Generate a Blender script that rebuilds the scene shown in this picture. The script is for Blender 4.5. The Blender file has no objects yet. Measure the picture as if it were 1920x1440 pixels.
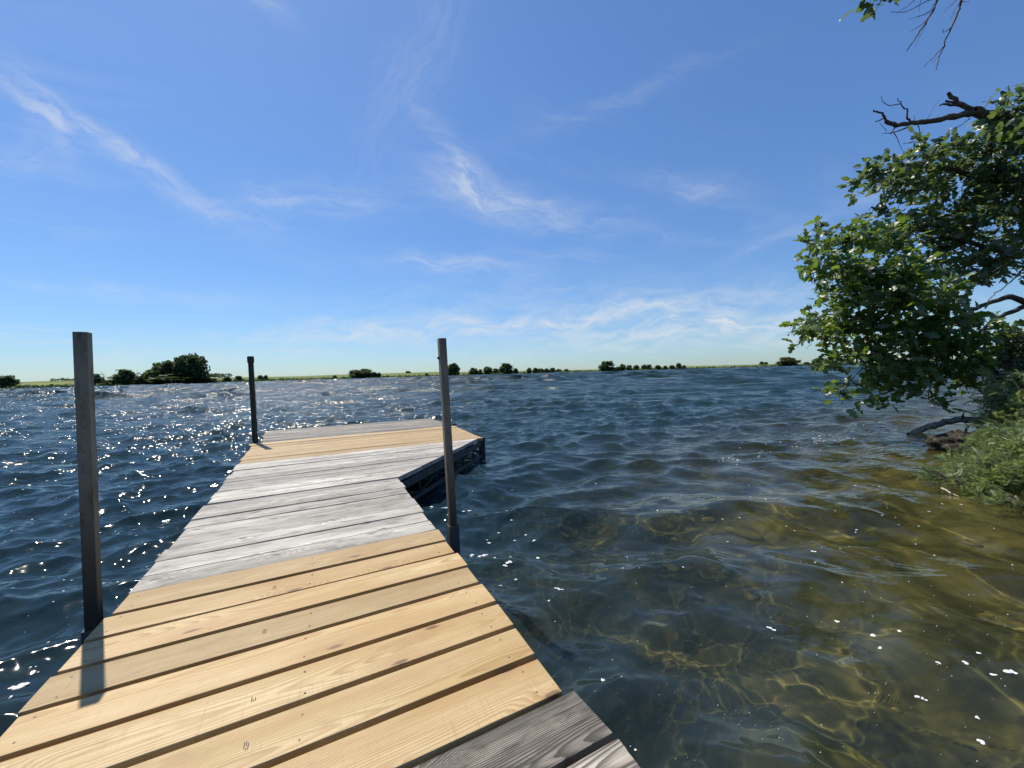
import bpy, bmesh, math, random
import numpy as np
from mathutils import Vector, Matrix, Euler
R = math.radians
random.seed(7)
rng = np.random.default_rng(7)
scene = bpy.context.scene
C = scene.collection

# ------------------------------------------------------------------ camera
EYE = 1.08                       # metres above the lake; the deck lies 0.27 m above it
PITCH, ROLL, FPX = 1.588, 1.64, 721.0
cam_d = bpy.data.cameras.new('camera')
cam_d.sensor_width = 36.0
cam_d.lens = FPX / 1920 * 36.0
cam_d.clip_start = 0.05
cam_d.clip_end = 8000
cam = bpy.data.objects.new('camera', cam_d)
C.objects.link(cam)
cam.matrix_world = Matrix.Translation((0, 0, EYE)) @ Matrix.Rotation(R(90 - PITCH), 4, 'X') @ Matrix.Rotation(R(-ROLL), 4, 'Z')
scene.camera = cam

# ------------------------------------------------------------------ sky and sun
SUN_AZ, SUN_EL = -46.0, 59.0     # azimuth from +Y towards +X
world = bpy.data.worlds.new('World')
scene.world = world
world.use_nodes = True
world.cycles.sampling_method = 'MANUAL'
world.cycles.sample_map_resolution = 256
SKY_STRENGTH, SUN_STRENGTH = 0.084, 5.0
scene.view_settings.view_transform = 'Standard'
scene.view_settings.look = 'None'
scene.view_settings.exposure = 0.3
scene.view_settings.gamma = 1.0
scene.view_settings.use_curve_mapping = False
scene.cycles.use_denoising = True
scene.cycles.max_bounces = 8
scene.cycles.diffuse_bounces = 2
scene.cycles.transmission_bounces = 4
scene.cycles.transparent_max_bounces = 8
scene.cycles.caustics_reflective = False
scene.cycles.caustics_refractive = True
scene.cycles.blur_glossy = 0.3
scene.cycles.sample_clamp_indirect = 6.0
scene.cycles.use_adaptive_sampling = True
scene.cycles.adaptive_threshold = 0.015

sun_d = bpy.data.lights.new('sun', 'SUN')
sun_d.energy = SUN_STRENGTH
sun_d.angle = R(0.53)
sun_d.color = (1.0, 0.95, 0.855)
sun_d.cycles.is_caustics_light = True
sun = bpy.data.objects.new('sun', sun_d)
C.objects.link(sun)
_a, _e = R(SUN_AZ), R(SUN_EL)
SUN_DIR = Vector((math.sin(_a) * math.cos(_e), math.cos(_a) * math.cos(_e), math.sin(_e)))
sun.rotation_euler = SUN_DIR.to_track_quat('Z', 'Y').to_euler()
sun.location = SUN_DIR * 60


# ------------------------------------------------------------------ node helper
class NT:
    """Small wrapper: g.math('ADD', a, b) returns an output socket; inputs may be sockets or numbers."""
    def __init__(self, tree):
        self.t = tree
        self.n = tree.nodes
        self.l = tree.links

    def node(self, kind, **kw):
        nd = self.n.new(kind)
        for k, v in kw.items():
            setattr(nd, k, v)
        return nd

    def put(self, sock, v):
        if v is None:
            return
        if isinstance(v, bpy.types.NodeSocket):
            self.l.new(v, sock)
        else:
            if isinstance(v, (tuple, list)) and sock.type == 'RGBA' and len(v) == 3:
                v = (*v, 1)
            sock.default_value = v

    def math(self, op, a, b=None, c=None, clamp=False):
        nd = self.node('ShaderNodeMath', operation=op, use_clamp=clamp)
        for i, v in enumerate((a, b, c)):
            self.put(nd.inputs[i], v)
        return nd.outputs[0]

    def vmath(self, op, a, b=None, s=None):
        nd = self.node('ShaderNodeVectorMath', operation=op)
        self.put(nd.inputs[0], a)
        self.put(nd.inputs[1], b)
        if s is not None:
            self.put(nd.inputs['Scale'], s)
        return nd.outputs['Value'] if op in ('DOT_PRODUCT', 'LENGTH', 'DISTANCE') else nd.outputs[0]

    def sep(self, v):
        nd = self.node('ShaderNodeSeparateXYZ')
        self.put(nd.inputs[0], v)
        return nd.outputs

    def comb(self, x, y, z):
        nd = self.node('ShaderNodeCombineXYZ')
        for i, v in enumerate((x, y, z)):
            self.put(nd.inputs[i], v)
        return nd.outputs[0]

    def noise(self, vec, scale, detail=3.0, rough=0.55, dist=0.0, out=0):
        nd = self.node('ShaderNodeTexNoise')
        self.put(nd.inputs['Vector'], vec)
        self.put(nd.inputs['Scale'], scale)
        nd.inputs['Detail'].default_value = detail
        nd.inputs['Roughness'].default_value = rough
        nd.inputs['Distortion'].default_value = dist
        return nd.outputs[out]

    def voro(self, vec, scale, feature='F1', rand=1.0, out='Distance', dim='3D'):
        nd = self.node('ShaderNodeTexVoronoi', feature=feature, voronoi_dimensions=dim)
        self.put(nd.inputs['Vector'], vec)
        nd.inputs['Scale'].default_value = scale
        nd.inputs['Randomness'].default_value = rand
        return nd.outputs[out]

    def rng(self, v, a, b, c=0.0, d=1.0, smooth=True):
        nd = self.node('ShaderNodeMapRange', interpolation_type='SMOOTHSTEP' if smooth else 'LINEAR')
        for i, x in enumerate((v, a, b, c, d)):
            self.put(nd.inputs[i], x)
        return nd.outputs[0]

    def mix(self, f, a, b, blend='MIX'):
        nd = self.node('ShaderNodeMix', data_type='RGBA', blend_type=blend)
        self.put(nd.inputs[0], f)
        self.put(nd.inputs[6], a)
        self.put(nd.inputs[7], b)
        return nd.outputs[2]

    def ramp(self, f, stops):
        nd = self.node('ShaderNodeValToRGB')
        self.put(nd.inputs[0], f)
        e = nd.color_ramp.elements
        while len(e) < len(stops):
            e.new(0.5)
        for el, (p, c) in zip(e, stops):
            el.position = p
            el.color = (*c, 1)
        return nd.outputs[0]

    def bump(self, hgt, strength, dist, normal=None, fw=0.1):
        nd = self.node('ShaderNodeBump')
        nd.inputs['Strength'].default_value = strength
        nd.inputs['Distance'].default_value = dist
        self.put(nd.inputs['Height'], hgt)
        if normal is not None:
            self.put(nd.inputs['Normal'], normal)
        if 'Filter Width' in nd.inputs:
            nd.inputs['Filter Width'].default_value = fw
        return nd.outputs[0]


def new_mat(name):
    m = bpy.data.materials.new(name)
    m.use_nodes = True
    m.node_tree.nodes.clear()
    g = NT(m.node_tree)
    out = g.node('ShaderNodeOutputMaterial')
    return m, g, out


def principled(g, out, color, rough=0.6, normal=None, spec=0.5, metal=0.0):
    p = g.node('ShaderNodeBsdfPrincipled')
    g.put(p.inputs['Base Color'], color)
    g.put(p.inputs['Roughness'], rough)
    g.put(p.inputs['Specular IOR Level'], spec)
    g.put(p.inputs['Metallic'], metal)
    if normal is not None:
        g.put(p.inputs['Normal'], normal)
    g.l.new(p.outputs[0], out.inputs['Surface'])
    return p


# ------------------------------------------------------------------ world: Nishita sky with thin cirrus
g = NT(world.node_tree)
g.n.clear()
wout = g.node('ShaderNodeOutputWorld')
bg = g.node('ShaderNodeBackground')
bg.inputs['Strength'].default_value = SKY_STRENGTH
sky = g.node('ShaderNodeTexSky', sky_type='NISHITA')
sky.sun_disc = False
sky.sun_elevation = R(SUN_EL)
sky.sun_rotation = R(SUN_AZ)
sky.altitude = 0
sky.air_density = 1.0
sky.dust_density = 0.3
sky.ozone_density = 3.0
gen = g.node('ShaderNodeTexCoord').outputs['Generated']
dx, dy, dz = g.sep(gen)
up = g.math('MAXIMUM', dz, 0.02)
cu = g.math('DIVIDE', dx, g.math('ADD', up, 0.12))
cv = g.math('DIVIDE', dy, g.math('ADD', up, 0.12))
plane = g.comb(cu, cv, 0.0)
warp = g.noise(plane, 0.9, 3, out=1)
wv = g.vmath('ADD', plane, g.vmath('SCALE', g.vmath('SUBTRACT', warp, (0.5, 0.5, 0.5)), s=1.1))
rot = g.node('ShaderNodeVectorRotate', rotation_type='Z_AXIS')
g.put(rot.inputs['Vector'], wv)
rot.inputs['Angle'].default_value = R(-28)
streak = g.vmath('MULTIPLY', rot.outputs[0], (0.32, 1.3, 1.0))
fib = g.noise(streak, 2.2, 7, 0.62, 0.4)
patch = g.noise(plane, 0.55, 3, 0.5)
veil = g.math('MULTIPLY', g.rng(fib, 0.46, 0.82), g.rng(patch, 0.44, 0.72))
# single wisps seen over the lake: anchored to directions of the sky (gnomonic about +Y), each a soft tapered streak
yy = g.math('MAXIMUM', dy, 0.05)
sx = g.math('DIVIDE', dx, yy)
sz = g.math('DIVIDE', dz, yy)
wp = g.comb(sx, sz, 0.0)
w1 = g.noise(wp, 4.0, 4, 0.6, out=1)
wps = g.vmath('ADD', wp, g.vmath('SCALE', g.vmath('SUBTRACT', w1, (0.5, 0.5, 0.5)), s=0.12))
front = g.rng(dy, 0.05, 0.2)


FIB = {}
for _k in (-34, -8, 4, 60):
    _r = g.node('ShaderNodeVectorRotate', rotation_type='Z_AXIS')
    g.put(_r.inputs['Vector'], wps)
    _r.inputs['Angle'].default_value = R(-_k)
    FIB[_k] = g.rng(g.noise(g.vmath('MULTIPLY', _r.outputs[0], (1.2, 5.0, 1.0)), 7.0, 5, 0.62, 0.6), 0.22, 0.85)


def wisp(px, py, ang, la, lb, gain, curl=0.0):
    """px, py: direction (tan) of the wisp; la, lb: half length and half width; ang: slope in degrees."""
    ca, sa = math.cos(R(ang)), math.sin(R(ang))
    a = g.vmath('DOT_PRODUCT', g.vmath('SUBTRACT', wps, (px, py, 0)), (ca / la, sa / la, 0))
    b = g.vmath('DOT_PRODUCT', g.vmath('SUBTRACT', wps, (px, py, 0)), (-sa / lb, ca / lb, 0))
    if curl:
        b = g.math('ADD', b, g.math('MULTIPLY', g.math('MULTIPLY', a, a), curl * la * la / lb))
    d2 = g.math('ADD', g.math('MULTIPLY', a, a), g.math('MULTIPLY', b, b))
    fall = g.math('POWER', 2.718, g.math('MULTIPLY', d2, -1.15))
    fib = FIB[min(FIB, key=lambda k: abs(k - (ang if ang > -50 else -34)))]
    return g.math('MULTIPLY', g.math('MULTIPLY', fall, fib), gain)


WISPS = [
    (-1.02, 0.63, -34, 0.34, 0.030, 0.75, 0.10), (-1.17, 0.70, -60, 0.14, 0.05, 0.5, 0.0), (-1.25, 0.60, 10, 0.12, 0.05, 0.35, 0.0),
    (-0.74, 0.44, -20, 0.22, 0.03, 0.35, 0.0),
    (-0.50, 0.46, -6, 0.20, 0.045, 0.55, 0.0), (-0.10, 0.49, -24, 0.13, 0.045, 0.85, 0.3), (0.05, 0.42, -12, 0.26, 0.045, 0.60, 0.0),
    (-0.16, 0.60, -60, 0.16, 0.035, 0.35, 0.0), (-0.15, 0.28, -5, 0.20, 0.024, 0.65, 0.0), (0.50, 0.47, -8, 0.13, 0.035, 0.45, 0.0),
    (-0.98, 0.24, -6, 0.30, 0.022, 0.45, 0.0), (-0.15, 0.13, 1, 0.38, 0.022, 0.75, 0.0), (0.40, 0.10, 3, 0.34, 0.03, 0.70, 0.0),
    (0.45, 0.17, 4, 0.34, 0.03, 0.55, 0.0), (0.25, 0.055, 2, 0.55, 0.025, 0.45, 0.0), (0.70, 0.33, 22, 0.16, 0.02, 0.35, 0.0),
    (-0.62, 0.98, -40, 0.12, 0.03, 0.35, 0.0), (-0.22, 0.80, 62, 0.30, 0.08, 0.22, 0.0), (0.30, 0.70, 20, 0.3, 0.025, 0.22, 0.0),
    (0.78, 0.075, 2, 0.12, 0.012, 0.6, 0.0), (-0.42, 0.12, 0, 0.34, 0.03, 0.55, 0.0), (0.62, 0.13, 2, 0.22, 0.028, 0.6, 0.0), (0.18, 0.14, 6, 0.2, 0.02, 0.6, 0.0), (-0.95, 0.07, 0, 0.4, 0.02, 0.35, 0.0), (0.93, 0.42, 30, 0.1, 0.02, 0.3, 0.0), (0.1, 0.20, 0, 0.8, 0.06, 0.22, 0.0), (0.15, 0.13, 2, 0.85, 0.065, 0.32, 0.0), (0.55, 0.09, 3, 0.45, 0.05, 0.36, 0.0), (-0.5, 0.10, 0, 0.5, 0.05, 0.22, 0.0),
]
acc = None
for a_ in WISPS:
    s_ = wisp(*a_)
    acc = s_ if acc is None else g.math('ADD', acc, s_)
acc = g.math('MULTIPLY', acc, front)
cloud = g.math('ADD', g.math('MULTIPLY', veil, 0.50), g.math('MULTIPLY', acc, 0.78), clamp=True)
cloud = g.math('MULTIPLY', cloud, g.rng(dz, 0.0, 0.05))
tint = g.vmath('MULTIPLY', sky.outputs[0], (0.735, 0.955, 1.20))   # the camera's cool white balance
lum = g.vmath('DOT_PRODUCT', tint, (0.2 * SKY_STRENGTH, 0.7 * SKY_STRENGTH, 0.1 * SKY_STRENGTH))
tint = g.vmath('SCALE', tint, s=g.math('POWER', g.math('DIVIDE', g.math('MAXIMUM', lum, 0.02), 0.42), -0.20))   # soft shoulder of the camera
col = g.mix(cloud, tint, (6.9, 7.4, 8.0, 1))
g.put(bg.inputs['Color'], col)
g.l.new(bg.outputs[0], wout.inputs['Surface'])


# ------------------------------------------------------------------ object helpers
def tag(o, label=None, cat=None, group=None, kind=None):
    if label:
        o['label'] = label
    if cat:
        o['category'] = cat
    if group:
        o['group'] = group
    if kind:
        o['kind'] = kind
    return o


def empty(name, loc=(0, 0, 0), rz=0.0):
    o = bpy.data.objects.new(name, None)
    o.location = loc
    o.rotation_euler = (0, 0, rz)
    C.objects.link(o)
    return o


def link(name, me, mat=None, parent=None, loc=(0, 0, 0), rot=(0, 0, 0)):
    if mat is not None and not me.materials:
        me.materials.append(mat)
    o = bpy.data.objects.new(name, me)
    o.location = loc
    o.rotation_euler = rot
    o.parent = parent
    C.objects.link(o)
    return o


def mesh_np(name, verts, faces, smooth=False):
    """verts (n,3) array, faces (m,3|4) array."""
    me = bpy.data.meshes.new(name)
    verts = np.asarray(verts, dtype=np.float32)
    faces = np.asarray(faces, dtype=np.int32)
    k = faces.shape[1]
    me.vertices.add(len(verts))
    me.vertices.foreach_set('co', verts.ravel())
    me.loops.add(faces.size)
    me.loops.foreach_set('vertex_index', faces.ravel())
    me.polygons.add(len(faces))
    me.polygons.foreach_set('loop_start', np.arange(0, faces.size, k, dtype=np.int32))
    me.polygons.foreach_set('loop_total', np.full(len(faces), k, dtype=np.int32))
    me.update(calc_edges=True)
    if smooth:
        me.polygons.foreach_set('use_smooth', np.ones(len(faces), dtype=bool))
    me.validate()
    return me


def bm_mesh(name, bm, smooth=False):
    me = bpy.data.meshes.new(name)
    bm.normal_update()
    bm.to_mesh(me)
    bm.free()
    if smooth:
        for p in me.polygons:
            p.use_smooth = True
    return me


def box_bm(bm, x0, x1, y0, y1, z0, z1, bevel=0.0):
    vs = [bm.verts.new((x, y, z)) for z in (z0, z1) for y in (y0, y1) for x in (x0, x1)]
    fs = [bm.faces.new([vs[i] for i in f]) for f in ((0, 2, 3, 1), (4, 5, 7, 6), (0, 1, 5, 4), (2, 6, 7, 3), (0, 4, 6, 2), (1, 3, 7, 5))]
    if bevel > 0:
        es = list({e for f in fs for e in f.edges})
        bmesh.ops.bevel(bm, geom=es, offset=bevel, segments=2, affect='EDGES', profile=0.6)


def bar_bm(bm, p0, p1, w, t=None):
    """square bar between two points"""
    t = t or w
    p0, p1 = Vector(p0), Vector(p1)
    d = (p1 - p0).normalized()
    ref = Vector((0, 0, 1)) if abs(d.z) < 0.9 else Vector((1, 0, 0))
    s = d.cross(ref).normalized() * w / 2
    u = s.normalized().cross(d).normalized() * t / 2
    vs = [bm.verts.new(p + a * s + b * u) for p in (p0, p1) for a, b in ((-1, -1), (1, -1), (1, 1), (-1, 1))]
    for f in ((3, 2, 1, 0), (4, 5, 6, 7), (0, 1, 5, 4), (1, 2, 6, 5), (2, 3, 7, 6), (3, 0, 4, 7)):
        bm.faces.new([vs[i] for i in f])


def at(px, py, Y):
    """a point Y metres ahead in the direction of a place measured in the photograph"""
    x, z = (px - 960) / FPX, -(py - 720) / FPX
    v = cam.matrix_world.to_3x3() @ Vector((x, z, -1))
    return Vector((0, 0, EYE)) + v * (Y / v.y)


# ------------------------------------------------------------------ lake: bed, banks and water
SHORE = np.array([(-60, -8), (-20, -6), (-6, -3.9), (-1, -2.6), (1.8, -2.0), (3.2, -0.9), (3.75, 0.8), (4.05, 2.2), (4.15, 3.0), (4.75, 3.7), (5.9, 4.4),
                  (6.9, 5.1), (7.7, 5.7), (9.2, 6.6), (13, 9.3), (22, 15.8), (60, 42), (200, 138), (620, 430)], dtype=np.float64)


def shore_dist(P):
    """signed distance to the near bank: positive over the lake"""
    best = np.full(len(P), 1e9)
    sign = np.ones(len(P))
    for a, b in zip(SHORE[:-1], SHORE[1:]):
        ab = b - a
        t = np.clip(((P - a) @ ab) / (ab @ ab), 0, 1)
        q = a + t[:, None] * ab
        dd = np.hypot(*(P - q).T)
        s = ab[0] * (P[:, 1] - a[1]) - ab[1] * (P[:, 0] - a[0])
        m = dd < best - 1e-9
        best[m] = dd[m]
        sign[m] = np.where(s[m] >= 0, 1.0, -1.0)
    return best * sign


def vnoise(P, scale, seed):
    """cheap smooth value noise on 2-D points"""
    r = np.random.default_rng(seed)
    tab = r.random((64, 64))
    q = P * scale
    i = np.floor(q).astype(int)
    f = q - i
    f = f * f * (3 - 2 * f)
    a = tab[i[:, 0] % 64, i[:, 1] % 64]
    b = tab[(i[:, 0] + 1) % 64, i[:, 1] % 64]
    c = tab[i[:, 0] % 64, (i[:, 1] + 1) % 64]
    d = tab[(i[:, 0] + 1) % 64, (i[:, 1] + 1) % 64]
    return (a * (1 - f[:, 0]) + b * f[:, 0]) * (1 - f[:, 1]) + (c * (1 - f[:, 0]) + d * f[:, 0]) * f[:, 1]


def polar(radii, angs):
    rr, aa = np.meshgrid(radii, angs, indexing='ij')
    P = np.stack([rr * np.sin(aa), rr * np.cos(aa)], -1).reshape(-1, 2)
    nr, na = len(radii), len(angs)
    i, j = np.meshgrid(np.arange(nr - 1), np.arange(na - 1), indexing='ij')
    k = (i * na + j).ravel()
    F = np.stack([k, k + 1, k + na + 1, k + na], -1)
    return P, F, rr.reshape(-1)


def bed_height(P):
    s = shore_dist(P)
    sp = np.maximum(s, 0)
    wet = -(0.08 + 0.42 * (1 - np.exp(-sp / 2.2)) + 0.04 * np.clip(s, 0, 40))
    wet = wet - 0.40 * np.clip((P[:, 1] - 1.8) / 2.6, 0, 1) * np.clip(sp / 1.8, 0, 1) - 0.5 * np.clip((-P[:, 0] - 0.1) / 1.5, 0, 1) * np.clip(sp / 2, 0, 1)
    dry = 0.02 + 0.55 * (1 - np.exp(np.minimum(s, 0) / 0.9)) + 0.03 * np.clip(-s, 0, 60)
    z = np.where(s > 0, wet, dry - 0.12 * np.exp(np.minimum(s, 0) * 4))
    n = (vnoise(P, 1.1, 1) - 0.5) * 0.16 + (vnoise(P, 2.3, 2) - 0.5) * 0.14 + (vnoise(P, 5.5, 3) - 0.5) * 0.045 + (vnoise(P, 15, 4) - 0.5) * 0.01
    z = z + n * np.clip(0.25 + np.abs(s) * 0.5, 0, 1)
    return np.where(s > 0.1, np.minimum(z, -0.05), z)


angs = np.concatenate([np.linspace(-180, -66, 40)[:-1], np.linspace(-66, 66, 460), np.linspace(66, 180, 40)[1:]]) * math.pi / 180
radii = np.geomspace(0.25, 1300, 360)
P, F, rr = polar(radii, angs)
Z = bed_height(P)
far = rr > 180
Z[far] = np.minimum(Z[far], -1.5)
# bed material: mud and algae in brown-green patches below, soil above
m_bed, g, out = new_mat('lake_bed_mat')
pos = g.node('ShaderNodeNewGeometry').outputs['Position']
n1 = g.noise(pos, 1.6, 5, 0.6, 0.6)
n2 = g.noise(pos, 7.0, 4, 0.6, 0.4)
n3 = g.noise(pos, 26.0, 3, 0.6)
v = g.math('ADD', g.math('MULTIPLY', n1, 0.62), g.math('ADD', g.math('MULTIPLY', n2, 0.28), g.math('MULTIPLY', n3, 0.10)))
bed_col = g.ramp(v, [(0.40, (0.008, 0.011, 0.005)), (0.47, (0.042, 0.042, 0.013)), (0.54, (0.105, 0.092, 0.026)), (0.64, (0.20, 0.165, 0.050)), (0.8, (0.30, 0.25, 0.10))])
soil = g.ramp(n2, [(0.3, (0.030, 0.026, 0.014)), (0.55, (0.060, 0.062, 0.026)), (0.75, (0.085, 0.095, 0.034))])
zz = g.sep(pos)[2]
mud = g.mix(n2, (0.008, 0.022, 0.020), (0.016, 0.038, 0.034))  # dark mud, with deep water's light loss and teal scatter put into its colour
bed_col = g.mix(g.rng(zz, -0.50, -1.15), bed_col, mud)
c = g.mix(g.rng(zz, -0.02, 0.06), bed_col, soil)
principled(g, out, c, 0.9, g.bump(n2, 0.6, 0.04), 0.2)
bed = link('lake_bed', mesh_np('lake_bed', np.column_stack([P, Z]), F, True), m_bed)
tag(bed, 'brown green muddy lake bed showing through the shallow water', kind='structure')
bed.cycles.is_caustics_receiver = True

# water: wave geometry near, fine ripples as relief far out
DOCK_AZ = R(-26.37)


def waves(P, spacing):
    X, Y = P[:, 0].copy(), P[:, 1].copy()
    z = np.zeros(len(P)); hx = np.zeros(len(P)); hy = np.zeros(len(P))
    s = np.clip(shore_dist(P), 0, None)
    r = np.random.default_rng(11)
    deep = np.clip(s / 2.5, 0.12, 1.0)
    gust = 0.75 + 0.5 * vnoise(P, 0.35, 21)
    # warp the phase coordinates so crests break up into short lengths
    wx = (vnoise(P, 0.55, 31) - 0.5) * 0.9 + (vnoise(P, 1.7, 32) - 0.5) * 0.22
    wy = (vnoise(P, 0.55, 33) - 0.5) * 0.9 + (vnoise(P, 1.7, 34) - 0.5) * 0.22
    small = np.clip((s - 1.8) / 4.0, 0.16, 1.0)
    rad_ = np.hypot(X, Y)
    far_in = np.clip((rad_ - 14) / 60, 0, 1)
    n = 112
    lam = np.geomspace(1.8, 0.05, n)
    base = math.pi + DOCK_AZ + 0.30           # travelling towards the camera
    for i, L in enumerate(lam):
        spread = 0.30 + 0.75 * (i / n)
        th = base + r.normal(0, spread)
        k = 2 * math.pi / L
        st = 0.039 if L > 0.5 else (0.056 if L > 0.16 else 0.045)
        if L > 1.2:
            st *= 0.7
        a = st / k
        ph = r.uniform(0, 2 * math.pi)
        dxn, dyn = math.sin(th), math.cos(th)
        arg = k * (dxn * (X + wx * min(1, L)) + dyn * (Y + wy * min(1, L))) + ph
        w = np.clip((L / spacing - 2.2) / 2.0, 0, 1) * gust * (deep if L > 0.35 else np.clip(deep * 1.6, 0, 1) * small)
        z += w * a * np.sin(arg)
        hx += w * a * dxn * np.cos(arg) * 0.80
        hy += w * a * dyn * np.cos(arg) * 0.80
    # longer waves carry the relief where the short ones are too fine for the mesh
    for L in np.geomspace(16, 2.1, 22):
        th = base + r.normal(0, 0.45)
        k = 2 * math.pi / L
        a = 0.075 / k
        ph = r.uniform(0, 2 * math.pi)
        dxn, dyn = math.sin(th), math.cos(th)
        arg = k * (dxn * (X + wx * 2) + dyn * (Y + wy * 2)) + ph
        w = np.clip((L / spacing - 2.2) / 2.0, 0, 1) * np.clip(far_in * 14 / L, 0, 1) * np.clip(18 * spacing / L, 0, 1) * (0.7 + 0.6 * vnoise(P, 0.06, 41))
        z += w * a * np.sin(arg)
        hx += w * a * dxn * np.cos(arg) * 0.80
        hy += w * a * dyn * np.cos(arg) * 0.80
    # waves that bend towards the right-hand bank
    near = np.exp(-((s - 1.2) / 1.6) ** 2)
    for L, th, st in ((0.85, 1.45, 0.07), (0.52, 1.75, 0.06), (0.36, 1.25, 0.05), (0.27, 2.0, 0.04), (0.19, 1.5, 0.035)):
        k = 2 * math.pi / L
        a = st / k
        arg = k * (math.sin(th) * (X + wx * 0.7) + math.cos(th) * (Y + wy * 0.7)) + L * 37
        w = near * np.clip((L / spacing - 2.2) / 2.0, 0, 1)
        z += w * a * np.sin(arg)
        hx += w * a * math.sin(th) * np.cos(arg) * 0.80
        hy += w * a * math.cos(th) * np.cos(arg) * 0.80
    return np.column_stack([X + hx, Y + hy, z])


angs = np.concatenate([np.linspace(-180, -64, 50)[:-1], np.linspace(-64, 64, 760), np.linspace(64, 180, 50)[1:]]) * math.pi / 180
radii = np.concatenate([np.geomspace(0.3, 480, 1100), np.geomspace(480, 1200, 20)[1:]])
P, F, rr = polar(radii, angs)
spacing = np.maximum(rr * np.log(480 / 0.3) / 1100, 0.012)
spacing = np.where(rr > 470, rr * 0.05, spacing)
big = np.abs(np.arctan2(P[:, 0], P[:, 1])) > R(65)
spacing[big] = np.maximum(spacing[big], rr[big] * 0.045)
V = waves(P, spacing)
m_water, g, out = new_mat('lake_water_mat')
pos = g.node('ShaderNodeNewGeometry').outputs['Position']
camdist = g.vmath('LENGTH', pos)
px_, py_, _ = g.sep(pos)
rotn = g.node('ShaderNodeVectorRotate', rotation_type='Z_AXIS')
g.put(rotn.inputs['Vector'], g.comb(px_, py_, 0.0))
rotn.inputs['Angle'].default_value = DOCK_AZ + 0.3
q = g.vmath('MULTIPLY', rotn.outputs[0], (0.55, 1.0, 1.0))
b1 = g.noise(q, 1.15, 3, 0.6, 0.5)
b2 = g.noise(q, 5.0, 3, 0.6, 0.3)
b3 = g.noise(q, 17.0, 2, 0.5)
f1 = g.rng(camdist, 12, 60)
f2 = g.rng(camdist, 2.5, 11)
hgt = g.math('ADD', g.math('MULTIPLY', g.math('MULTIPLY', b1, 0.34), f1), g.math('ADD', g.math('MULTIPLY', g.math('MULTIPLY', b2, 0.13), f2), g.math('MULTIPLY', g.math('MULTIPLY', b3, 0.010), g.rng(camdist, 1.5, 9, 0.08, 1.0))))
nrm = g.bump(hgt, 1.0, 1.0, fw=0.02)
shore_at = g.node('ShaderNodeAttribute', attribute_name='shore').outputs['Fac']
murk = g.mix(g.rng(shore_at, 1.0, 5.0), (0.072, 0.064, 0.022), (0.030, 0.076, 0.100))
p = principled(g, out, (0.86, 0.88, 0.76), g.rng(camdist, 2, 25, 0.06, 0.17), nrm, 0.5)
p.inputs['IOR'].default_value = 1.333
p.inputs['Transmission Weight'].default_value = 1.0
# silt and algae suspended in the lake scatter some light back
df = g.node('ShaderNodeBsdfDiffuse')
g.put(df.inputs['Color'], murk)
ms = g.node('ShaderNodeMixShader')
g.put(ms.inputs[0], g.rng(shore_at, 0.5, 5.0, 0.17, 0.23))
g.l.new(p.outputs[0], ms.inputs[1])
g.l.new(df.outputs[0], ms.inputs[2])
g.l.new(ms.outputs[0], out.inputs['Surface'])
w_me = mesh_np('lake_water', V, F, True)
w_me.attributes.new('shore', 'FLOAT', 'POINT').data.foreach_set('value', np.clip(shore_dist(P), 0, 30).astype(np.float32))
water = link('lake_water', w_me, m_water)
tag(water, 'choppy blue lake water rippled by wind and clear over the shallows', kind='structure')
water.cycles.is_caustics_caster = True

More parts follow.
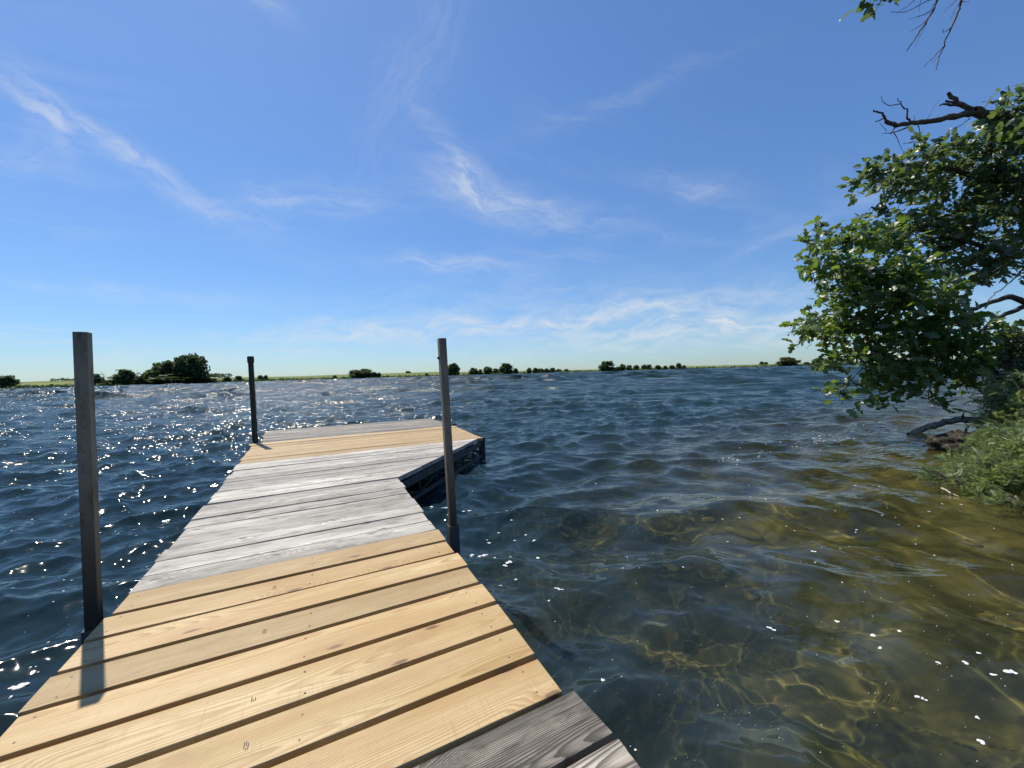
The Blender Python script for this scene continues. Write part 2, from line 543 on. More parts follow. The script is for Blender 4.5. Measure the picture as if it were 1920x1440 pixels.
# ------------------------------------------------------------------ wood and metal
def wood_mat(name, kind):
    m, g, out = new_mat(name)
    tc = g.node('ShaderNodeTexCoord').outputs['Object']
    rnd = g.node('ShaderNodeObjectInfo').outputs['Random']
    x, y, z = g.sep(tc)
    off = g.math('MULTIPLY', rnd, 37.0)
    xo = g.math('ADD', x, off)
    # rings of a log that lies a little below the board and wanders along it
    slow = g.noise(g.comb(g.math('MULTIPLY', xo, 0.8), g.math('MULTIPLY', y, 2.5), off), 1.0, 2, 0.5)
    cy = g.math('MULTIPLY', g.math('SUBTRACT', g.math('FRACT', g.math('MULTIPLY', rnd, 7.31)), 0.5), 0.16)
    yy = g.math('SUBTRACT', y, cy)
    zz = g.math('ADD', z, g.math('ADD', 0.012, g.math('MULTIPLY', slow, 0.10)))
    d = g.math('SQRT', g.math('ADD', g.math('MULTIPLY', yy, yy), g.math('MULTIPLY', zz, zz)))
    # knots
    kc = g.comb(g.math('MULTIPLY', xo, 2.3), g.math('MULTIPLY', y, 7.0), off)
    vd = g.node('ShaderNodeTexVoronoi', feature='F1', voronoi_dimensions='2D')
    g.put(vd.inputs['Vector'], kc)
    vd.inputs['Scale'].default_value = 1.0
    gate = g.math('GREATER_THAN', g.sep(vd.outputs['Color'])[0], 0.58)
    kd = g.math('ADD', vd.outputs['Distance'], g.math('MULTIPLY', g.math('SUBTRACT', g.noise(tc, 45, 2), 0.5), 0.05))
    knot_wide = g.math('MULTIPLY', g.rng(kd, 0.34, 0.0), gate)
    knot_core = g.math('MULTIPLY', g.rng(kd, 0.075, 0.03), gate)
    d = g.math('ADD', d, g.math('MULTIPLY', knot_wide, 0.022))
    jit = g.noise(g.comb(g.math('MULTIPLY', xo, 3.0), g.math('MULTIPLY', y, 60.0), off), 1.0, 3, 0.6)
    ring = g.math('FRACT', g.math('ADD', g.math('MULTIPLY', d, 300.0 if kind == 'dark' else 215.0), g.math('MULTIPLY', jit, 0.8)))
    late = g.math('MULTIPLY', g.rng(ring, 0.25, 0.85), g.rng(ring, 1.0, 0.93))
    fib = g.noise(g.comb(g.math('MULTIPLY', xo, 5.0), g.math('MULTIPLY', y, 330.0), off), 1.0, 3, 0.65)
    broad = g.noise(g.comb(g.math('MULTIPLY', xo, 1.7), g.math('MULTIPLY', y, 9.0), off), 1.0, 3, 0.6)
    blot = g.noise(g.comb(g.math('MULTIPLY', xo, 9.0), g.math('MULTIPLY', y, 26.0), off), 1.0, 4, 0.6)
    if kind == 'new':
        c = g.mix(g.rng(broad, 0.3, 0.75), (0.385, 0.268, 0.112), (0.530, 0.412, 0.222))
        c = g.mix(g.math('MULTIPLY', late, g.rng(blot, 0.3, 0.7, 0.70, 0.38)), c, (0.25, 0.135, 0.045))
        c = g.mix(g.math('MULTIPLY', g.rng(fib, 0.40, 0.72), 0.50), c, (0.31, 0.185, 0.068))
        c = g.mix(g.math('MULTIPLY', g.rng(blot, 0.52, 0.72), 0.45), c, (0.28, 0.175, 0.075))
        saw = g.noise(g.comb(g.math('MULTIPLY', xo, 140.0), g.math('MULTIPLY', y, 6.0), off), 1.0, 2, 0.6)
        c = g.mix(g.math('MULTIPLY', g.math('MULTIPLY', g.rng(saw, 0.55, 0.75), g.rng(broad, 0.45, 0.65)), 0.45), c, (0.28, 0.175, 0.08))
        grime = g.noise(g.comb(g.math('MULTIPLY', xo, 3.0), g.math('MULTIPLY', y, 7.0), off), 2.0, 5, 0.7)
        c = g.mix(g.math('MULTIPLY', g.rng(grime, 0.56, 0.80), 0.55), c, (0.22, 0.150, 0.08))
        c = g.mix(g.math('MULTIPLY', g.math('MULTIPLY', knot_wide, g.math('SUBTRACT', 1.0, knot_core)), 0.45), c, (0.30, 0.165, 0.06))
        c = g.mix(g.math('MULTIPLY', knot_core, 0.85), c, (0.085, 0.042, 0.018))
        hv = g.math('FRACT', g.math('MULTIPLY', rnd, 11.3))
        c = g.mix(g.math('MULTIPLY', hv, 0.30), c, g.mix(0.5, c, (0.44, 0.24, 0.085)))
        tone = g.math('ADD', 0.80, g.math('MULTIPLY', g.math('FRACT', g.math('MULTIPLY', rnd, 3.7)), 0.30))
        rough, bs, spec = 0.55, 0.35, 0.35
    else:
        if kind == 'brown':
            c = g.mix(g.rng(broad, 0.3, 0.7), (0.20, 0.172, 0.135), (0.40, 0.355, 0.29))
            dark, amt = (0.07, 0.058, 0.044), 0.9
        elif kind == 'grey':
            c = g.mix(g.rng(broad, 0.3, 0.7), (0.355, 0.322, 0.268), (0.62, 0.575, 0.495))
            dark, amt = (0.125, 0.113, 0.098), 0.85
        else:
            c = g.mix(g.rng(broad, 0.3, 0.7), (0.11, 0.095, 0.075), (0.40, 0.352, 0.285))
            dark, amt = (0.022, 0.020, 0.017), 1.15
        c = g.mix(g.math('MULTIPLY', late, 0.72 if kind == 'dark' else 0.42), c, dark)
        c = g.mix(g.math('MULTIPLY', g.rng(fib, 0.42, 0.72), 0.55 * amt), c, dark)
        c = g.mix(g.math('MULTIPLY', g.rng(blot, 0.50, 0.70), 0.62), c, dark)
        crack = g.noise(g.comb(g.math('MULTIPLY', xo, 2.2), g.math('MULTIPLY', y, 110.0), off), 1.0, 2, 0.5)
        c = g.mix(g.math('MULTIPLY', g.rng(crack, 0.66, 0.72), 0.8), c, (0.03, 0.027, 0.024))
        c = g.mix(g.math('MULTIPLY', knot_core, 0.8), c, (0.06, 0.05, 0.04))
        tone = g.math('ADD', 0.78, g.math('MULTIPLY', g.math('FRACT', g.math('MULTIPLY', rnd, 3.7)), 0.42))
        rough, bs, spec = 0.6, 0.8, 0.22
    tn = g.comb(tone, tone, tone)
    c = g.mix(1.0, c, tn, 'MULTIPLY')
    hgt = g.math('SUBTRACT', g.math('MULTIPLY', fib, 0.6), g.math('MULTIPLY', late, 0.5))
    principled(g, out, c, g.math('ADD', rough, g.math('MULTIPLY', g.math('SUBTRACT', fib, 0.5), 0.3)), g.bump(hgt, bs, 0.003), spec)
    return m


def metal_mat(name, base, dirt, rough=0.55, metal=0.3, stain=True):
    m, g, out = new_mat(name)
    tc = g.node('ShaderNodeTexCoord').outputs['Object']
    a = g.noise(g.vmath('MULTIPLY', tc, (1, 1, 0.25)), 24.0, 5, 0.65)
    b = g.noise(tc, 90.0, 3, 0.6)
    c = g.mix(g.rng(a, 0.42, 0.68), base, dirt)
    c = g.mix(g.math('MULTIPLY', g.rng(b, 0.58, 0.72), 0.5), c, (0.10, 0.06, 0.035))
    if stain:   # dark tide line of algae and wet rust towards the water
        zw = g.sep(g.node('ShaderNodeNewGeometry').outputs['Position'])[2]
        zj = g.math('ADD', zw, g.math('MULTIPLY', g.math('SUBTRACT', a, 0.5), 0.5))
        c = g.mix(g.math('MULTIPLY', g.rng(zj, 0.85, 0.25), 0.85), c, (0.018, 0.016, 0.011))
    principled(g, out, c, g.math('ADD', rough, g.math('MULTIPLY', a, 0.2)), g.bump(b, 0.3, 0.002), 0.4, metal)
    return m


M_NEW = wood_mat('new_pine', 'new')
M_GREY = wood_mat('weathered_pine', 'grey')
M_BROWN = wood_mat('brown_weathered_pine', 'brown')
M_DARK = wood_mat('dark_weathered_pine', 'dark')
M_GALV = metal_mat('galvanised_steel', (0.20, 0.188, 0.152), (0.095, 0.082, 0.060))
M_STEEL = metal_mat('dark_steel', (0.030, 0.032, 0.030), (0.018, 0.018, 0.016), 0.65, 0.1, False)
M_FRAME = metal_mat('grey_steel', (0.065, 0.075, 0.078), (0.035, 0.036, 0.034), 0.6, 0.2, False)
m_ink, g, out = new_mat('black_ink')
principled(g, out, (0.03, 0.028, 0.025), 0.7)
m_foam, g, out = new_mat('foam_mat')
fn = g.noise(g.node('ShaderNodeNewGeometry').outputs['Position'], 160, 3)
principled(g, out, g.mix(fn, (0.55, 0.54, 0.50), (0.80, 0.80, 0.78)), 0.8, g.bump(fn, 0.6, 0.004))

# ------------------------------------------------------------------ the dock: one thing with all its boards, posts and frame
DECK, TH = 0.27, 0.038
dock = empty('dock', (0, 0, 0), -DOCK_AZ)
tag(dock, 'wooden dock of new tan and weathered grey boards reaching into the lake', 'dock')


def board(u0, u1, l0, l1, r0, r1, mat, dz=0.0, top=DECK):
    """u0..u1 along the dock; left end at l0 (near edge) / l1 (far edge), right end r0 / r1"""
    uc, vc = (u0 + u1) / 2, (l0 + l1 + r0 + r1) / 4
    bm = bmesh.new()
    n = 7
    rows = []
    warp = random.uniform(-0.0025, 0.0025)
    sway = random.uniform(-0.0015, 0.0015)
    for i in range(n):
        t = i / (n - 1)
        row = []
        for (ue, l, r) in ((u0, l0, r0), (u1, l1, r1)):
            x = l + (r - l) * t - vc
            yb = ue - uc + sway * math.sin(math.pi * t) + random.uniform(-0.0004, 0.0004)
            zz = warp * math.sin(math.pi * t)
            row.append((x, yb, zz))
        rows.append([bm.verts.new((*row[0][:2], -TH)), bm.verts.new((*row[1][:2], -TH)), bm.verts.new((row[1][0], row[1][1], row[1][2])), bm.verts.new((row[0][0], row[0][1], row[0][2]))])
    for a, b in zip(rows[:-1], rows[1:]):
        for k in range(4):
            bm.faces.new((a[k], a[(k + 1) % 4], b[(k + 1) % 4], b[k]))
    bm.faces.new(rows[0][::-1])
    bm.faces.new(rows[-1])
    bmesh.ops.recalc_face_normals(bm, faces=bm.faces)
    es = [e for e in bm.edges if (e.verts[0].co.z > -TH * 0.5 and e.verts[1].co.z > -TH * 0.5) and e.calc_face_angle(0) > 0.5]
    bmesh.ops.bevel(bm, geom=es, offset=0.0025, segments=2, affect='EDGES', profile=0.6)
    o = link('board', bm_mesh('board', bm), mat, dock, (vc, uc, top + dz), (random.uniform(-0.004, 0.004), random.uniform(-0.0015, 0.0015), random.uniform(-0.0012, 0.0012)))
    return o


rv = random.uniform
# boards behind and under the camera, then the two dark ones in view
u = 0.81 - 0.151
for i in range(9):
    board(u + 0.004, u + 0.004 + 0.136, -0.70 + rv(-.01, .01), -0.70 + rv(-.01, .01), 0.552 + rv(-.006, .01), 0.552 + rv(-.006, .01), M_DARK, rv(-.003, .0))
    u -= 0.151
tan = []
for i in range(8):
    u = 0.81 + i * 0.147
    l, r = -0.702 + rv(-.012, .012), 0.524 + rv(-.008, .008)
    gap = (0.022 if i < 3 else 0.018) if i < 7 else 0.003
    tan.append(board(u, u + 0.147 - gap, l, l + rv(-.002, .002), r, r + rv(-.002, .002), M_NEW, rv(-.002, .002)))
for i in range(8):
    u = 1.989 + i * 0.1465
    l, r = -0.698 + rv(-.012, .012) - 0.003 * i, 0.520 + rv(-.010, .010)
    board(u, u + 0.1465 - rv(.004, .009), l, l, r, r, M_GREY, rv(-.004, .001))
# platform: boards behind a slanting cut, a band of new boards, then old grey ones
U0, PB = 3.185, 0.150
edge_l = lambda u: -0.715 - 0.035 * (u - 3.18)
edge_r = lambda u: 0.515 + (u - 3.16) * (1.80 - 0.515) / (4.60 - 3.16)
for i in range(9):
    a = U0 + i * PB
    b = a + PB - rv(.004, .009)
    l = edge_l(a) + rv(-.01, .01)
    board(a, b, l, l, min(edge_r(a), 1.80), min(edge_r(b), 1.80), M_GREY, rv(-.004, .001))
for i in range(7):
    a = 4.537 + i * 0.194
    l = edge_l(a) + rv(-.008, .008) - (0.02 if i == 6 else 0)
    r = 1.81 + 0.01 * i + rv(-.006, .006)
    board(a, a + 0.194 - 0.007, l, l, r, r, M_NEW, rv(-.001, .002) + (0.004 if i == 6 else 0))
for i in range(9):
    a = 5.905 + i * 0.150
    l = -0.735 - 0.012 * i + rv(-.015, .015)
    r = 1.85 + rv(-.015, .015)
    board(a, a + 0.150 - rv(.004, .008), l, l, r, r, M_DARK if i == 0 else M_BROWN, rv(-.004, .0))
# grade stamps printed on some of the new boards
for bi, vx in ((6, -0.20), (4, -0.20), (2, -0.19), (1, -0.185)):
    b = tan[bi]
    bm = bmesh.new()
    for k in range(3):
        x = vx - b.location.x + k * 0.004
        for j in range(4):
            y0 = -0.012 + j * 0.006
            vs = [bm.verts.new(p) for p in ((x, y0, 0.0012), (x + 0.0016, y0, 0.0012), (x + 0.0016, y0 + 0.0045, 0.0012), (x, y0 + 0.0045, 0.0012))]
            if rv(0, 1) > 0.2:
                bm.faces.new(vs)
    link('ink_stamp', bm_mesh('ink_stamp', bm), m_ink, b)
# small screw heads along the stringers
m_screw, g, out = new_mat('screw_head_mat')
principled(g, out, (0.14, 0.11, 0.08), 0.5, None, 0.5, 0.4)
scr = bmesh.new()
bmesh.ops.create_cone(scr, cap_ends=True, segments=8, radius1=0.0030, radius2=0.0026, depth=0.0012)
scr_me = bm_mesh('screw_head', scr)
scr_me.materials.append(m_screw)
for b in tan:
    for vx in (-0.655, -0.07, 0.455):
        for uy in (-0.038, 0.038):
            link('screw_head', scr_me, None, b, (vx - b.location.x + rv(-.008, .008), uy + rv(-.008, .008), 0.0003))

# stringers and joists under the boards
ZB = DECK - TH - 0.004


def part_box(name, x0, x1, y0, y1, z0, z1, mat, bevel=0.003):
    bm = bmesh.new()
    box_bm(bm, -(x1 - x0) / 2, (x1 - x0) / 2, -(y1 - y0) / 2, (y1 - y0) / 2, -(z1 - z0) / 2, (z1 - z0) / 2, bevel)
    return link(name, bm_mesh(name, bm), mat, dock, ((x0 + x1) / 2, (y0 + y1) / 2, (z0 + z1) / 2))


for v in (-0.655, -0.07, 0.455):
    part_box('stringer', v - 0.02, v + 0.02, -0.75, 3.15, ZB - 0.14, ZB, M_DARK)
for v in (-0.67, 0.2, 0.46):
    part_box('stringer', v - 0.02, v + 0.02, 3.19, 7.15, ZB - 0.12, ZB, M_DARK)
part_box('stringer', 1.70, 1.74, 4.7, 7.15, ZB - 0.12, ZB, M_DARK)
for u in (0.2, 1.4, 2.6, 3.3, 4.6, 5.9, 7.1):
    part_box('joist', -0.63, 0.43, u - 0.02, u + 0.02, ZB - 0.135, ZB - 0.003, M_DARK)
for u in (4.75, 5.92, 7.1):
    part_box('joist', 0.485, 1.69, u - 0.02, u + 0.02, ZB - 0.115, ZB - 0.003, M_DARK)

# slanting steel truss along the cut corner
t0, t1 = Vector((0.535, 3.165, 0)), Vector((1.835, 4.615, 0))


def truss(t0, t1, zt, zb, n, name):
    bm = bmesh.new()
    bar_bm(bm, t0 + Vector((0, 0, zt)), t1 + Vector((0, 0, zt)), 0.012, 0.062)
    link(name + '_top_chord', bm_mesh('top_chord', bm), M_FRAME, dock).name = 'top_chord'
    bm = bmesh.new()
    bar_bm(bm, t0 + Vector((0, 0, zb)), t1 + Vector((0, 0, zb)), 0.03, 0.03)
    link('bottom_chord', bm_mesh('bottom_chord', bm), M_FRAME, dock)
    for k in range(n + 1):
        p = t0.lerp(t1, k / n)
        bm = bmesh.new()
        bar_bm(bm, p + Vector((0, 0, zb + 0.015)), p + Vector((0, 0, zt - 0.037)), 0.018)
        link('truss_strut', bm_mesh('truss_strut', bm), M_STEEL, dock)
        if k < n:
            q = t0.lerp(t1, (k + 1) / n)
            a, b = (p, q) if k % 2 else (q, p)
            bm = bmesh.new()
            bar_bm(bm, a + Vector((0, 0, zb + 0.015)), b + Vector((0, 0, zt - 0.04)), 0.012)
            link('truss_rod', bm_mesh('truss_rod', bm), M_STEEL, dock)


truss(t0, t1, ZB - 0.04, 0.035, 6, 'slanting')
truss(Vector((1.86, 4.66, 0)), Vector((1.88, 7.2, 0)), ZB - 0.04, 0.035, 6, 'side')
part_box('leg', 1.80, 1.86, 4.58, 4.65, -1.4, DECK - 0.005, M_STEEL)
part_box('leg', 1.80, 1.86, 7.12, 7.18, -1.6, DECK - 0.045, M_STEEL)
# small cleat on the right-hand edge of the platform
bm = bmesh.new()
bmesh.ops.create_uvsphere(bm, u_segments=10, v_segments=6, radius=0.03)
bmesh.ops.scale(bm, vec=(1.4, 1.0, 0.7), verts=bm.verts)
link('edge_knob', bm_mesh('edge_knob', bm, True), M_STEEL, dock, (1.90, 6.0, DECK + 0.005))


# posts
def post_tube(name, x, y, top, s, bottom, lean, mat):
    h = top - bottom
    bm = bmesh.new()
    box_bm(bm, -s / 2, s / 2, -s / 2, s / 2, 0, h, 0.003)
    # open top: a recessed square well
    tops = [f for f in bm.faces if f.normal.z > 0.9 and f.calc_area() > s * s * 0.5]
    bm.normal_update()
    tops = [f for f in bm.faces if f.normal.z > 0.9 and f.calc_area() > s * s * 0.5]
    r = bmesh.ops.inset_region(bm, faces=tops, thickness=0.004)
    for f in tops:
        bmesh.ops.translate(bm, vec=(0, 0, -0.08), verts=f.verts)
    # the pole leans about its foot at deck height
    o = link(name, bm_mesh(name, bm), mat, dock)
    o.matrix_local = Matrix.Translation((x, y, DECK)) @ Euler(lean).to_matrix().to_4x4() @ Matrix.Translation((0, 0, bottom - DECK))
    return o


pl = post_tube('post', -0.775, 1.925, 1.272, 0.038, -0.75, (0, R(0.8), 0), M_GALV)
pl['label'] = 'grey square steel post at the left edge near the camera'
pr = post_tube('post', 0.588, 1.93, 1.27, 0.038, -0.75, (0, R(-1.5), 0), M_GALV)
pr['label'] = 'grey square steel post with bolt holes at the right edge'
bm = bmesh.new()
bmesh.ops.create_circle(bm, cap_ends=True, radius=0.0035, segments=8)
hole_me = bm_mesh('bolt_hole', bm)
hole_me.materials.append(m_ink)
for k in range(7):
    link('bolt_hole', hole_me, None, pr, (0.002, -0.0195, 0.86 + 0.30 + k * 0.075), (R(90), 0, 0))
bm = bmesh.new()
box_bm(bm, -0.005, 0.005, -0.006, 0.006, -0.006, 0.006, 0.001)
link('bolt', bm_mesh('bolt', bm), M_STEEL, pr, (-0.023, 0, 1.92))


def sleeve(x, y, z0, z1, s, mat):
    bm = bmesh.new()
    for a, b, c_, d_ in ((-s, s, -s, -s + 0.005), (-s, s, s - 0.005, s), (-s, -s + 0.005, -s + 0.0052, s - 0.0052), (s - 0.005, s, -s + 0.0052, s - 0.0052)):
        box_bm(bm, a, b, c_, d_, z0, z1)
    return link('post_sleeve', bm_mesh('post_sleeve', bm), mat, dock, (x, y, 0))


sleeve(0.588, 1.93, -0.05, 0.30, 0.026, M_FRAME)
sleeve(-0.775, 1.925, -0.05, 0.20, 0.026, M_FRAME)
# round pipe with a cap at the far left corner
prof = [(0.031, -1.2), (0.031, 1.31), (0.038, 1.315), (0.039, 1.385), (0.033, 1.397), (0.0, 1.401)]
nseg = 20
vv, ff = [], []
for r_, z_ in prof[:-1]:
    for k in range(nseg):
        a_ = 2 * math.pi * k / nseg
        vv.append((r_ * math.cos(a_), r_ * math.sin(a_), z_))
for i in range(len(prof) - 2):
    for k in range(nseg):
        ff.append((i * nseg + k, i * nseg + (k + 1) % nseg, (i + 1) * nseg + (k + 1) % nseg, (i + 1) * nseg + k))
me = bpy.data.meshes.new('pipe')
pipe_f = [f for f in ff if f[0] < nseg]
cap_f = [tuple(i - nseg for i in f) for f in ff if f[0] >= nseg] + [tuple(range((len(prof) - 3) * nseg, (len(prof) - 2) * nseg))]
me.from_pydata(vv[:2 * nseg], [], pipe_f)
for p_ in me.polygons:
    p_.use_smooth = True
pipe = link('post', me, M_STEEL, dock, (-0.795, 5.965, 0), (0, R(-0.5), 0))
pipe['label'] = 'dark round pipe post with a cap at the far left corner'
me = bpy.data.meshes.new('pipe_cap')
me.from_pydata(vv[nseg:], [], cap_f)
link('pipe_cap', me, M_STEEL, pipe)
# ------------------------------------------------------------------ far shore
SH_T = np.array([-3.2, -2.0, -1.33, -0.78, -0.67, -0.36, 0.0, 0.75, 1.5, 1.62])
SH_Y = np.array([120, 190, 240, 262, 300, 350, 400, 450, 450, 440.])
HT_T = np.array([-3.2, -1.33, -1.15, -0.78, -0.55, -0.42, -0.2, -0.08, 0.2, 0.47, 0.65, 0.8, 1.62])
HT_E = np.array([9.0, 9.0, 9.7, 7.5, 5.4, 6.4, 6.8, 4.6, 2.5, 4.2, 3.4, 2.6, 2.0])      # rise of the skyline in photo pixels
shore_y = lambda t: float(np.interp(t, SH_T, SH_Y))
m_field, g, out = new_mat('far_field_mat')
pos = g.node('ShaderNodeNewGeometry').outputs['Position']
q = g.vmath('MULTIPLY', pos, (0.35, 1.0, 1.0))
n1 = g.noise(q, 0.011, 4, 0.6)
n2 = g.noise(q, 0.05, 4, 0.65)
n3 = g.noise(pos, 0.6, 3, 0.6)
c = g.mix(g.rng(n1, 0.42, 0.60), (0.105, 0.155, 0.028), (0.22, 0.215, 0.08))
c = g.mix(g.math('MULTIPLY', g.rng(n2, 0.45, 0.65), 0.6), c, (0.065, 0.095, 0.02))
c = g.mix(g.math('MULTIPLY', n3, 0.5), c, (0.05, 0.065, 0.018))
zf = g.sep(pos)[2]
c = g.mix(g.rng(zf, 1.3, 0.5), c, (0.035, 0.045, 0.014))
principled(g, out, c, 0.9, None, 0.1)
T = np.linspace(-3.2, 1.62, 240)
prof_k = np.array([0, 0.006, 0.02, 0.06, 0.14, 0.28, 0.46, 0.66, 0.86, 1.0, 1.6, 3.0])
V, F = [], []
for i, t in enumerate(T):
    ys = shore_y(t) + 6 * math.sin(t * 31) + 4 * math.sin(t * 83 + 1)
    e = float(np.interp(t, HT_T, HT_E)) + 0.35 * math.sin(t * 9)
    yh = ys + 320
    hz = e * yh / FPX + 1.08
    for k in prof_k:
        y = ys + k * 320
        z = -0.3 if k == 0 else (0.9 if k < 0.01 else 1.1 + (hz - 1.1) * (math.sin(min(k, 1) * math.pi / 2) ** 1.2) - max(0, k - 1) * 3)
        if k == 0.02:
            z = 1.2
        V.append((t * y, y, z))
n = len(prof_k)
for i in range(len(T) - 1):
    for k in range(n - 1):
        a = i * n + k
        F.append((a, a + n, a + n + 1, a + 1))
land = link('far_shore', mesh_np('far_shore', np.array(V), np.array(F), True), m_field)
tag(land, 'low green and tan fields along the far shore of the lake', kind='structure')


def leaf_mat(name, c0, c1, trans, spec=0.35, rough=0.45, hi=None, tmix=0.35):
    m, g, out = new_mat(name)
    geo = g.node('ShaderNodeNewGeometry')
    r = geo.outputs['Random Per Island']
    info = g.node('ShaderNodeObjectInfo').outputs['Random']
    rr_ = g.math('FRACT', g.math('ADD', g.math('MULTIPLY', r, 1.0), info))
    c = g.mix(rr_, c0, c1)
    if hi:
        c = g.mix(g.rng(rr_, 0.86, 0.95), c, hi)
    p = principled(g, out, c, rough, None, spec)
    tr = g.node('ShaderNodeBsdfTranslucent')
    g.put(tr.inputs['Color'], g.mix(0.5, c, trans))
    mx = g.node('ShaderNodeMixShader')
    mx.inputs[0].default_value = tmix
    g.l.new(p.outputs[0], mx.inputs[1])
    g.l.new(tr.outputs[0], mx.inputs[2])
    g.l.new(mx.outputs[0], out.inputs['Surface'])
    return m


M_FAR = leaf_mat('far_leaves', (0.030, 0.058, 0.024), (0.085, 0.130, 0.050), (0.15, 0.22, 0.06), 0.2, 0.6)
M_FARPALE = leaf_mat('far_pale_leaves', (0.05, 0.07, 0.03), (0.12, 0.14, 0.06), (0.16, 0.18, 0.06), 0.2, 0.6)
m_bark, g, out = new_mat('bark_mat')
tc = g.node('ShaderNodeTexCoord').outputs['Object']
bn = g.noise(g.vmath('MULTIPLY', tc, (1, 1, 0.3)), 30, 5, 0.7)
principled(g, out, g.ramp(bn, [(0.3, (0.022, 0.017, 0.013)), (0.55, (0.07, 0.057, 0.045)), (0.8, (0.16, 0.14, 0.115))]), 0.85, g.bump(bn, 0.9, 0.02), 0.2)
m_dead, g, out = new_mat('dead_wood_mat')
tc = g.node('ShaderNodeTexCoord').outputs['Object']
bn = g.noise(g.vmath('MULTIPLY', tc, (1, 1, 1)), 26, 6, 0.7)
principled(g, out, g.ramp(bn, [(0.34, (0.03, 0.024, 0.018)), (0.52, (0.10, 0.082, 0.065)), (0.72, (0.24, 0.205, 0.165))]), 0.85, g.bump(bn, 1.0, 0.015), 0.2)
m_drift, g, out = new_mat('drift_wood_mat')
tc = g.node('ShaderNodeTexCoord').outputs['Object']
bn = g.noise(tc, 20, 6, 0.7)
principled(g, out, g.ramp(bn, [(0.36, (0.10, 0.085, 0.065)), (0.5, (0.30, 0.265, 0.215)), (0.7, (0.52, 0.47, 0.40))]), 0.8, g.bump(bn, 1.0, 0.015), 0.2)
m_pale, g, out = new_mat('pale_stick_mat')
tc = g.node('ShaderNodeTexCoord').outputs['Object']
principled(g, out, g.mix(g.noise(tc, 40, 3), (0.22, 0.18, 0.12), (0.46, 0.40, 0.30)), 0.7)


def tube_np(points, radii, sides=7, wob=0.0, seed=0):
    """tapered tube along a polyline -> verts, quads (capped with a fan-free last ring)"""
    r = np.random.default_rng(seed)
    pts = [Vector(p) for p in points]
    V, F = [], []
    up = Vector((0, 0, 1))
    for i, p in enumerate(pts):
        d = (pts[min(i + 1, len(pts) - 1)] - pts[max(i - 1, 0)]).normalized()
        s = d.cross(up if abs(d.z) < 0.95 else Vector((1, 0, 0))).normalized()
        u = s.cross(d)
        for k in range(sides):
            a = 2 * math.pi * k / sides
            rr_ = radii[i] * (1 + wob * r.uniform(-1, 1))
            V.append(p + (s * math.cos(a) + u * math.sin(a)) * rr_)
    for i in range(len(pts) - 1):
        for k in range(sides):
            F.append((i * sides + k, i * sides + (k + 1) % sides, (i + 1) * sides + (k + 1) % sides, (i + 1) * sides + k))
    return np.array([tuple(v) for v in V]), np.array(F)


def smooth_line(pts, n, jit=0.0, seed=1):
    """Catmull-Rom through points with a little jitter"""
    r = random.Random(seed)
    P_ = [Vector(p) for p in pts]
    out_ = []
    for i in range(len(P_) - 1):
        p0, p1, p2, p3 = P_[max(i - 1, 0)], P_[i], P_[i + 1], P_[min(i + 2, len(P_) - 1)]
        for k in range(n):
            t = k / n
            q = 0.5 * ((2 * p1) + (p2 - p0) * t + (2 * p0 - 5 * p1 + 4 * p2 - p3) * t * t + (3 * p1 - p0 - 3 * p2 + p3) * t ** 3)
            if jit and (i or k):
                q = q + Vector((r.uniform(-jit, jit), r.uniform(-jit, jit), r.uniform(-jit, jit)))
            out_.append(q)
    out_.append(P_[-1])
    return out_


def join(parts):
    V, F, o = [], [], 0
    for v, f in parts:
        V.append(v)
        F.append(f + o)
        o += len(v)
    return np.concatenate(V), np.concatenate(F)


def rand_frames(r, n, up_bias=0.0, dirv=None, dbias=0.0):
    """n random orthonormal frames (x = leaf axis, z = leaf normal)"""
    nz = r.normal(size=(n, 3))
    nz[:, 2] = np.abs(nz[:, 2]) + up_bias
    nz /= np.linalg.norm(nz, axis=1)[:, None]
    ax = r.normal(size=(n, 3))
    if dirv is not None:
        ax += np.asarray(dirv) * dbias
    ax -= (ax * nz).sum(1)[:, None] * nz
    ax /= np.linalg.norm(ax, axis=1)[:, None]
    return ax, np.cross(nz, ax), nz


def scatter(tv, tf, pos, frames, size):
    """copies of a template leaf (tv, tf) -> one mesh's verts and faces"""
    ax, ay, az = frames
    n, k = len(pos), len(tv)
    V = pos[:, None, :] + size[:, None, None] * (tv[None, :, 0:1] * ax[:, None, :] + tv[None, :, 1:2] * ay[:, None, :] + tv[None, :, 2:3] * az[:, None, :])
    F = (tf[None] + (np.arange(n) * k)[:, None, None]).reshape(-1, tf.shape[1])
    return V.reshape(-1, 3), F


QUAD = (np.array([(-0.5, -0.5, 0), (0.5, -0.5, 0.12), (0.5, 0.5, 0), (-0.5, 0.5, 0.12)]), np.array([(0, 1, 2, 3)]))


